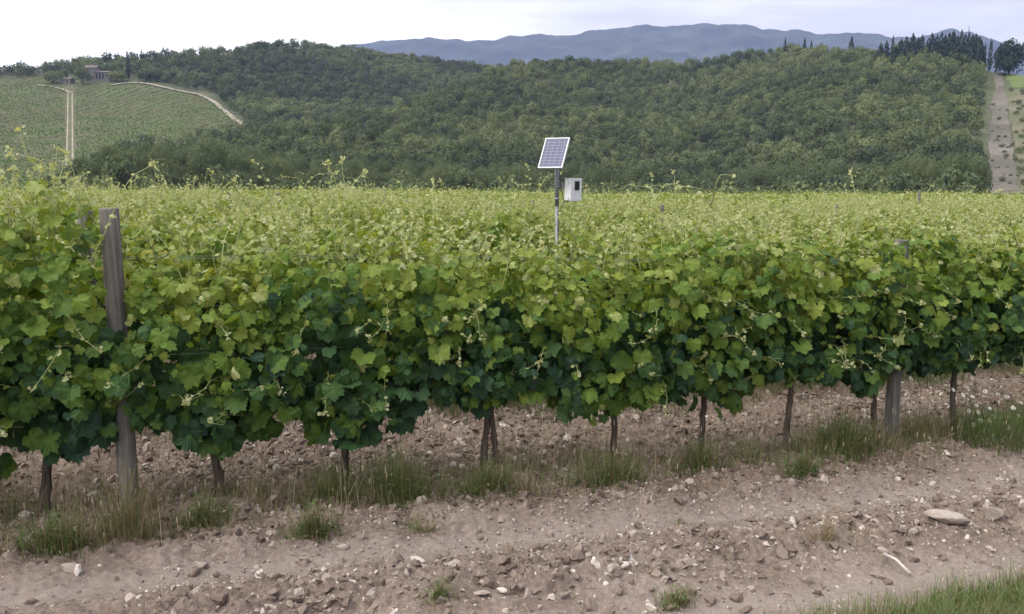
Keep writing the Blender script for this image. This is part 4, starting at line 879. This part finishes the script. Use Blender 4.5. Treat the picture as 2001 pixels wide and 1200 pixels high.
def tree(x, y, z, parts, label, cat, group, s=1, name='oak_tree'):
    root = obj(name, None, loc=(x, y, z), rot=(0, 0, r_.uniform(0, 6.28)), scale=s); tag(root, label, cat, group)
    for nm, me in parts: obj(nm, me, root)
    return root
def zone(p_):
    for lim, a_, b_ in ((380, 'below the far left vineyard', 'on the left'), (760, 'left of the solar panel', 'left of centre'), (1180, 'behind the solar panel pole', 'in the centre'), (1560, 'above the long bare cane', 'right of centre'), (9999, 'beside the bare earth slope', 'on the right')):
        if p_ < lim: return a_, b_
for q in vis:
    tnv = float(tone_at(Xf[q], Yf[q], 19)); k = int(np.argmin([abs(t_ - tnv - r_.normal(0, .15)) for t_ in [.32, .38, .45, .5, .28, .42, .36, .55, .3, .48]]))
    tree(float(Xf[q]), float(Yf[q]), float(Zf[q]), tv[k], 'rounded oak at the foot of the wood, ' + zone(pxf[q])[0], 'tree', 'oak trees at the foot of the wood ' + zone(pxf[q])[1], (r_.uniform(.75, 1.25), r_.uniform(.75, 1.25), r_.uniform(.9, 1.5)))

# conifers and cypresses on the crests
def conifer_parts(seed, h, w, m, shape):
    r_ = rng(seed); mb = MB(); V, T = [], []
    for _ in range(m):
        q = r_.random() ** .8; z = h * (.06 + .94 * q)
        rad = w * ((1 - q) ** .7 if shape == 'cone' else (math.sin(min(1, (q * .9 + .12)) * math.pi) ** .55)) * (1 + .25 * math.sin(q * 26 + seed) * (shape == 'cone')) * r_.uniform(.55, 1.1)
        a = r_.uniform(0, 6.28); d = np.array([math.cos(a), math.sin(a), .25]); p = np.array([rad * math.cos(a), rad * math.sin(a), z]); nn = d + r_.normal(0, .35, 3); nn /= np.linalg.norm(nn); t1 = np.cross(nn, [0, 0, 1.0]); t1 /= np.linalg.norm(t1); t2 = np.cross(nn, t1)
        s_ = .09 * h * r_.uniform(.5, 1) * (.6 if shape != 'cone' else .75) * (1.1 - .5 * q); V += [p + t1 * s_ * .7, p - t1 * s_ * .7, p + t2 * s_ * (-1.6 if r_.random() < .7 else 1.2)]; T += [np.clip(r_.normal(.35, .2), 0, 1)] * 3
    mb.add(np.array(V), np.arange(3 * m).reshape(-1, 3), T); mc = mb.mesh('crown', M_conifer); mb = MB(); mb.tube([(0, 0, -1), (0, 0, h * .6)], [.25, .08], 6); return [('trunk', mb.mesh('trunk', M_treebark, True)), ('crown', mc)]
FIR = [conifer_parts(10 + k, 10, 2.3, 420, 'cone') for k in range(4)]; CYP = [conifer_parts(20 + k, 10, .95, 320, 'col') for k in range(3)]
def on_hill(h, px, ytop, H_, parts, label, cat, group=None, name='conifer_tree', wf=1.0, rfix=None):
    """stand a tree of height H_ on the hill so that its top reaches ytop"""
    a, e_ = ae(px, ytop); ec, Rc = h.crest(float(a)); rs = np.linspace(Rc - 60, Rc + 40, 60) if rfix is None else np.array([rfix]); zt = CAMZ + rs * np.tan(e_); zg = h.z(rs, np.full(len(rs), float(a)))
    j = int(np.argmin(np.abs(zt - zg - H_))); rr = rs[j]; hh = max(zt[j] - zg[j], H_ * .6); tree(rr * math.sin(a), rr * math.cos(a), float(zg[j]) - .3, parts, label, cat, group, (wf * H_ / 10, wf * H_ / 10, (hh + .3) / 10), name)
g_ = 'dark conifers on the right crest'
r_ = rng(12)
for px, yt in [(1722, 84), (1733, 80), (1762, 78), (1772, 72), (1785, 66), (1795, 74), (1803, 68), (1812, 80), (1822, 66), (1832, 68), (1841, 64), (1848, 70), (1856, 66), (1864, 62), (1872, 72), (1880, 60), (1887, 68), (1894, 64), (1901, 70), (1908, 66), (1915, 74), (1919, 82), (1778, 84), (1816, 86), (1836, 84), (1860, 84), (1884, 84), (1905, 86), (1750, 92), (1868, 80)]:
    on_hill(front, px, yt, 14 if yt < 80 else 11, FIR[int(r_.integers(0, 4))] if r_.random() < .7 else CYP[int(r_.integers(0, 3))], 'dark pointed conifer in the %s of the grove on the right crest' % ('left end' if px < 1790 else 'middle' if px < 1865 else 'right end'), 'conifer', g_, wf=r_.uniform(1.1, 1.5))
on_hill(front, 1665, 72, 11, FIR[0], 'lone dark fir standing above the wood left of the conifer grove', 'conifer', wf=1.1)
on_hill(front, 1746, 70, 11, CYP[1], 'slim cypress spire at the left end of the conifer grove', 'cypress', name='cypress_tree')
on_hill(front, 1938, 76, 12, CYP[0], 'tall narrow cypress right of the conifer grove', 'cypress', name='cypress_tree')
on_hill(front, 1926, 86, 8, CYP[2], 'short cypress between the grove and the tall narrow cypress', 'cypress', name='cypress_tree')
on_hill(front, 1535, 74, 9, FIR[2], 'left of two small conifers poking from the wood right of centre', 'conifer', wf=.8)
on_hill(front, 1573, 74, 9, FIR[3], 'right of two small conifers poking from the wood right of centre', 'conifer', wf=.9)
on_hill(front, 1586, 79, 8, FIR[1], 'small dark conifer just right of the pair on the crest', 'conifer', wf=.8)
on_hill(back, 248, 100, 14, CYP[1], 'tall dark cypress above the farm on the left hill', 'cypress', name='cypress_tree', wf=1.3, rfix=720)
on_hill(back, 276, 97, 12, CYP[2], 'thin cypress on the left skyline, left of a close pair', 'cypress', name='cypress_tree')
on_hill(back, 281, 102, 10, CYP[0], 'thin cypress on the left skyline, right of a close pair', 'cypress', name='cypress_tree')
def broad(seed, tone, m=1600): V, F_, T = crown_tpl(seed, m, 14, .8, 2.4); mb = MB(); mb.add(V * [5, 5, 5.4] + [0, 0, 1.6], F_, np.clip(T + tone, 0, 1)); mc = mb.mesh('crown', M_tree); mb = MB(); mb.tube([(0, 0, -1), (.1, 0, 1.4), (.2, .1, 5)], [.35, .28, .12], 7); return [('trunk', mb.mesh('trunk', M_treebark, True)), ('crown', mc)]
def broad_at(h, px, ybase, w, hgt, parts, label): p_ = h.pt(np.array([float(px)]), np.array([float(ybase)]))[0]; tree(*[float(v) for v in p_], parts, label, 'tree', None, (w / 10, w / 10, hgt / 8), 'broadleaf_tree')
mb = MB(); V, F_, T = crown_tpl(77, 2200, 12, .8, 2.8); mb.add(V * [5.6, 5.6, 7.2] + [0, 0, .1], F_, np.clip(T + .35, 0, 1)); big = [('crown', mb.mesh('crown', M_conifer)), tv[0][0]]
a_, e_ = ae(1975, 76); ec, Rc = front.crest(float(a_)); 
on_hill(front, 1976, 76, 14, big, 'big round dark evergreen tree at the right edge of the skyline', 'tree', name='evergreen_tree', wf=1.25)
broad_at(back, 163, 166, 16, 11.5, broad(31, .42), 'round grey green tree in front of the farmhouse')
broad_at(back, 228, 161, 16, 7.5, broad(32, .72), 'light green tree right of the farmhouse')
broad_at(back, 105, 165, 16, 8.5, broad(33, .62), 'pale green tree at the left end of the farm')
broad_at(back, 125, 156, 8, 6.5, broad(34, .35), 'dark green tree behind the small shed')
broad_at(back, 240, 158, 9, 5.5, broad(35, .66), 'small light green tree below the tall cypress')
broad_at(back, 285, 160, 12, 9, broad(36, .34), 'dark round tree where the winding track meets the wood')
broad_at(back, 306, 160, 12, 10, broad(37, .38), 'dark tree at the corner of the wood right of the farm')
# scrub on the bare slope
r_ = rng(14)
for (px, py, w) in [(float(a_), float(b_), float(c_)) for a_, b_, c_ in zip(r_.uniform(1936, 2030, 60), r_.uniform(190, 365, 60), r_.uniform(.8, 3.2, 60))] + [(1990, 205, 5), (1998, 240, 4), (1985, 262, 2.6), (1953, 232, 1.6), (1948, 275, 1.6), (1964, 312, 1.6), (1992, 300, 4.5), (1975, 180, 3.5), (1999, 185, 5), (1996, 340, 5), (1950, 250, 1.3), (1986, 225, 3.4), (2012, 280, 5), (2015, 220, 6), (1958, 290, 1.2), (1968, 330, 1.5), (1962, 345, 1.2), (1944, 330, 1.4), (1956, 262, 1), (1995, 320, 3), (1985, 315, 2.5), (1999, 360, 3), (1979, 285, 2), (1995, 270, 3), (1975, 345, 1.8)]:
    p_ = front.pt(np.array([float(px)]), np.array([float(py)]))[0]; root = obj('shrub', tv[int(r_.integers(0, 10))][1][1], loc=(p_[0], p_[1], p_[2] - .2), scale=(w / 9, w / 9, w / 12), rot=(0, 0, r_.uniform(0, 6))); tag(root, 'low scrubby bush on the bare earth slope at the right edge', 'shrub', 'bushes on the bare slope')

# ------------------------------------------------------------------ farm
def building(px, ybase, w, d, h, roofh, label, wins, rz=0, name='farmhouse', doors=(), rm=M_roof):
    p_ = back.pt(np.array([float(px)]), np.array([float(ybase)]))[0]; root = obj(name, None, loc=p_, rot=(0, 0, rz)); tag(root, label, 'building')
    mb = MB(); mb.box((0, 0, h / 2 - 1), (w, d, h + 2)); 
    mb.add([(-w / 2, -d / 2, h), (-w / 2, d / 2, h), (-w / 2, 0, h + roofh)], [[0, 1, 2]]); mb.add([(w / 2, -d / 2, h), (w / 2, d / 2, h), (w / 2, 0, h + roofh)], [[0, 2, 1]]); mb.build('wall', M_wall, root)
    mb = MB(); ov = .4
    for sg in (-1, 1):
        e0, r0 = np.array([0, sg * (d / 2 + ov), h - roofh * ov / (d / 2)]), np.array([0, 0, h + roofh]); V = []
        for xx in (-w / 2 - ov, w / 2 + ov):
            for b_ in (e0, r0):
                for dz in (.05, .25): V.append((xx, b_[1], b_[2] + dz))
        mb.add(V, [[0, 1, 3, 2], [4, 6, 7, 5], [0, 4, 5, 1], [2, 3, 7, 6], [1, 5, 7, 3], [0, 2, 6, 4]])
    rf_ = mb.build('roof', rm, root)
    if name == 'farmhouse': mb = MB(); mb.box((w * .2, 0, h + roofh + .5), (.8, .8, 1.3)); mb.build('chimney', M_wall, rf_)
    for (wx, wz, ww, wh) in wins:
        mb = MB(); mb.box((wx, -d / 2 - .02, wz), (ww + .3, .12, wh + .3)); f_ = mb.build('window', M_wall, root); mb = MB(); mb.box((wx, -d / 2 - .06, wz), (ww, .12, wh)); mb.build('pane', M_dark, f_)
    for (wx, ww, wh) in doors: mb = MB(); mb.box((wx, -d / 2 - .03, wh / 2), (ww, .12, wh)); mb.build('door', M_dark, root)
    return root
building(182, 157, 8, 7, 8.6, 1.8, 'stone farmhouse with a low tiled roof among trees on the left hill', [(-2.6, 6.6, .9, 1.2), (0, 6.6, .9, 1.2), (2.6, 6.6, .9, 1.2)], R(6), doors=[(2, 1.4, 2.4)])
building(202, 158, 11, 6, 5.6, 1.0, 'pale pillared annex with tall dark openings right of the farmhouse', [(-3.6, 2.8, 1.1, 4.2), (-1.3, 2.8, 1.1, 4.2), (1.0, 2.8, 1.1, 4.2), (3.6, 3.4, 1.2, 1.6)], R(6), name='farm_annex')
building(133, 163, 7.5, 5, 2.6, .9, 'small pale shed left of the farmhouse', [(-1.5, 1.4, .9, .9)], R(-10), name='shed', doors=[(1.3, 1.2, 1.9)])
mb = MB(); p_ = back.pt(np.array([311.]), np.array([150.]))[0]; mb.tube([(0, 0, -1), (0, 0, 13.5)], [.16, .10], 8); mb.box((0, 0, 12.8), (2.0, .14, .14)); o = mb.build('utility_pole', M_treebark, loc=p_); tag(o, 'thin utility pole in the trees right of the farm', 'pole')

# ------------------------------------------------------------------ mountains, valley floor, mast, haze
mtn = Hill([(-1200, 300, 4200), (300, 200, 4300), (560, 120, 4300), (690, 86, 4300), (760, 76, 4300), (840, 72, 4300), (900, 75, 4300), (960, 78, 4300), (1050, 70, 4300), (1180, 62, 4300), (1240, 52, 4300), (1262, 48, 4300), (1300, 50, 4300), (1380, 46, 4300), (1425, 42, 4300), (1455, 45, 4300), (1490, 56, 4300), (1560, 57, 4300), (1600, 65, 4300), (1680, 59, 4300), (1745, 72, 4300), (1810, 66, 4300), (1860, 58, 4300), (1900, 62, 4300), (1950, 82, 4300), (2001, 98, 4300), (2200, 130, 4300), (3200, 260, 4300)], 1500, 0.0, 1.05, 0, 25, 60)
M_mtn = soilmat('mountain_woodland', (.014, .024, .024), (.040, .056, .050), (.085, .100, .075), 0, .006)
_z0 = mtn.z
def mz(r_, a):
    x, y = r_ * np.sin(a), r_ * np.cos(a); ec, Rc = mtn.crest(a); return _z0(r_, a) - 190 * np.abs(fbm(x / 420, y / 900, 44, 3) - .5) * np.clip(2.2 * (1 - r_ / Rc), 0, 1) + 40 * (fbm(x / 130, y / 130, 88, 5, .6) - .5) * np.clip(r_ / Rc, 0, 1) ** 2
mtn.z = mz
o = mtn.build('mountain', M_mtn, -1.0, 1.0, 300, 700, 120); tag(o, 'long blue mountain ridge on the horizon', 'mountain', kind='structure')
a_, e_ = ae(1894, 52); ec, Rc = mtn.crest(float(a_)); zb = float(mtn.z(np.array([Rc]), np.array([float(a_)]))[0]); hm = CAMZ + Rc * math.tan(e_) - zb
mb = MB(); mb.tube([(0, 0, -5), (0, 0, max(hm, 25))], [3.2, 1.6], 6); o = mb.build('radio_mast', M_galv, loc=(Rc * math.sin(a_), Rc * math.cos(a_), zb)); tag(o, 'thin mast on the far mountain top at the right', 'mast')
th = np.linspace(0, 2 * np.pi, 97)[:-1]; V = [(0, 0, -9.5)]; rads = [60, 200, 600, 2000, 4660]
for rr in rads: V += [(rr * math.cos(a), rr * math.sin(a), -9.5 if rr < 1000 else -12) for a in th]
n = len(th); q1 = [[0, 1 + j, 1 + (j + 1) % n] for j in range(n)]; q2 = [[1 + k * n + j, 1 + (k + 1) * n + j, 1 + (k + 1) * n + (j + 1) % n, 1 + k * n + (j + 1) % n] for k in range(len(rads) - 1) for j in range(n)]
o = obj('valley_ground', mesh('valley_ground', V, [q1, q2], M_hillg)); tag(o, 'valley floor reaching to the horizon', 'ground', kind='structure')
HAZE = 1.05e-4
m, t = mat('haze_air'); pv = t.nodes.new('ShaderNodeVolumePrincipled'); pv.inputs['Density'].default_value = HAZE; pv.inputs['Color'].default_value = (.46, .55, 1.0, 1); pv.inputs['Anisotropy'].default_value = 0.0
ou = t.nodes.new('ShaderNodeOutputMaterial'); t.links.new(pv.outputs[0], ou.inputs['Volume'])
mb = MB(); mb.box((0, 0, 480), (9400, 9400, 1000)); o = mb.build('haze', m); tag(o, 'thin bluish haze filling the air over the valley', 'haze', kind='stuff')
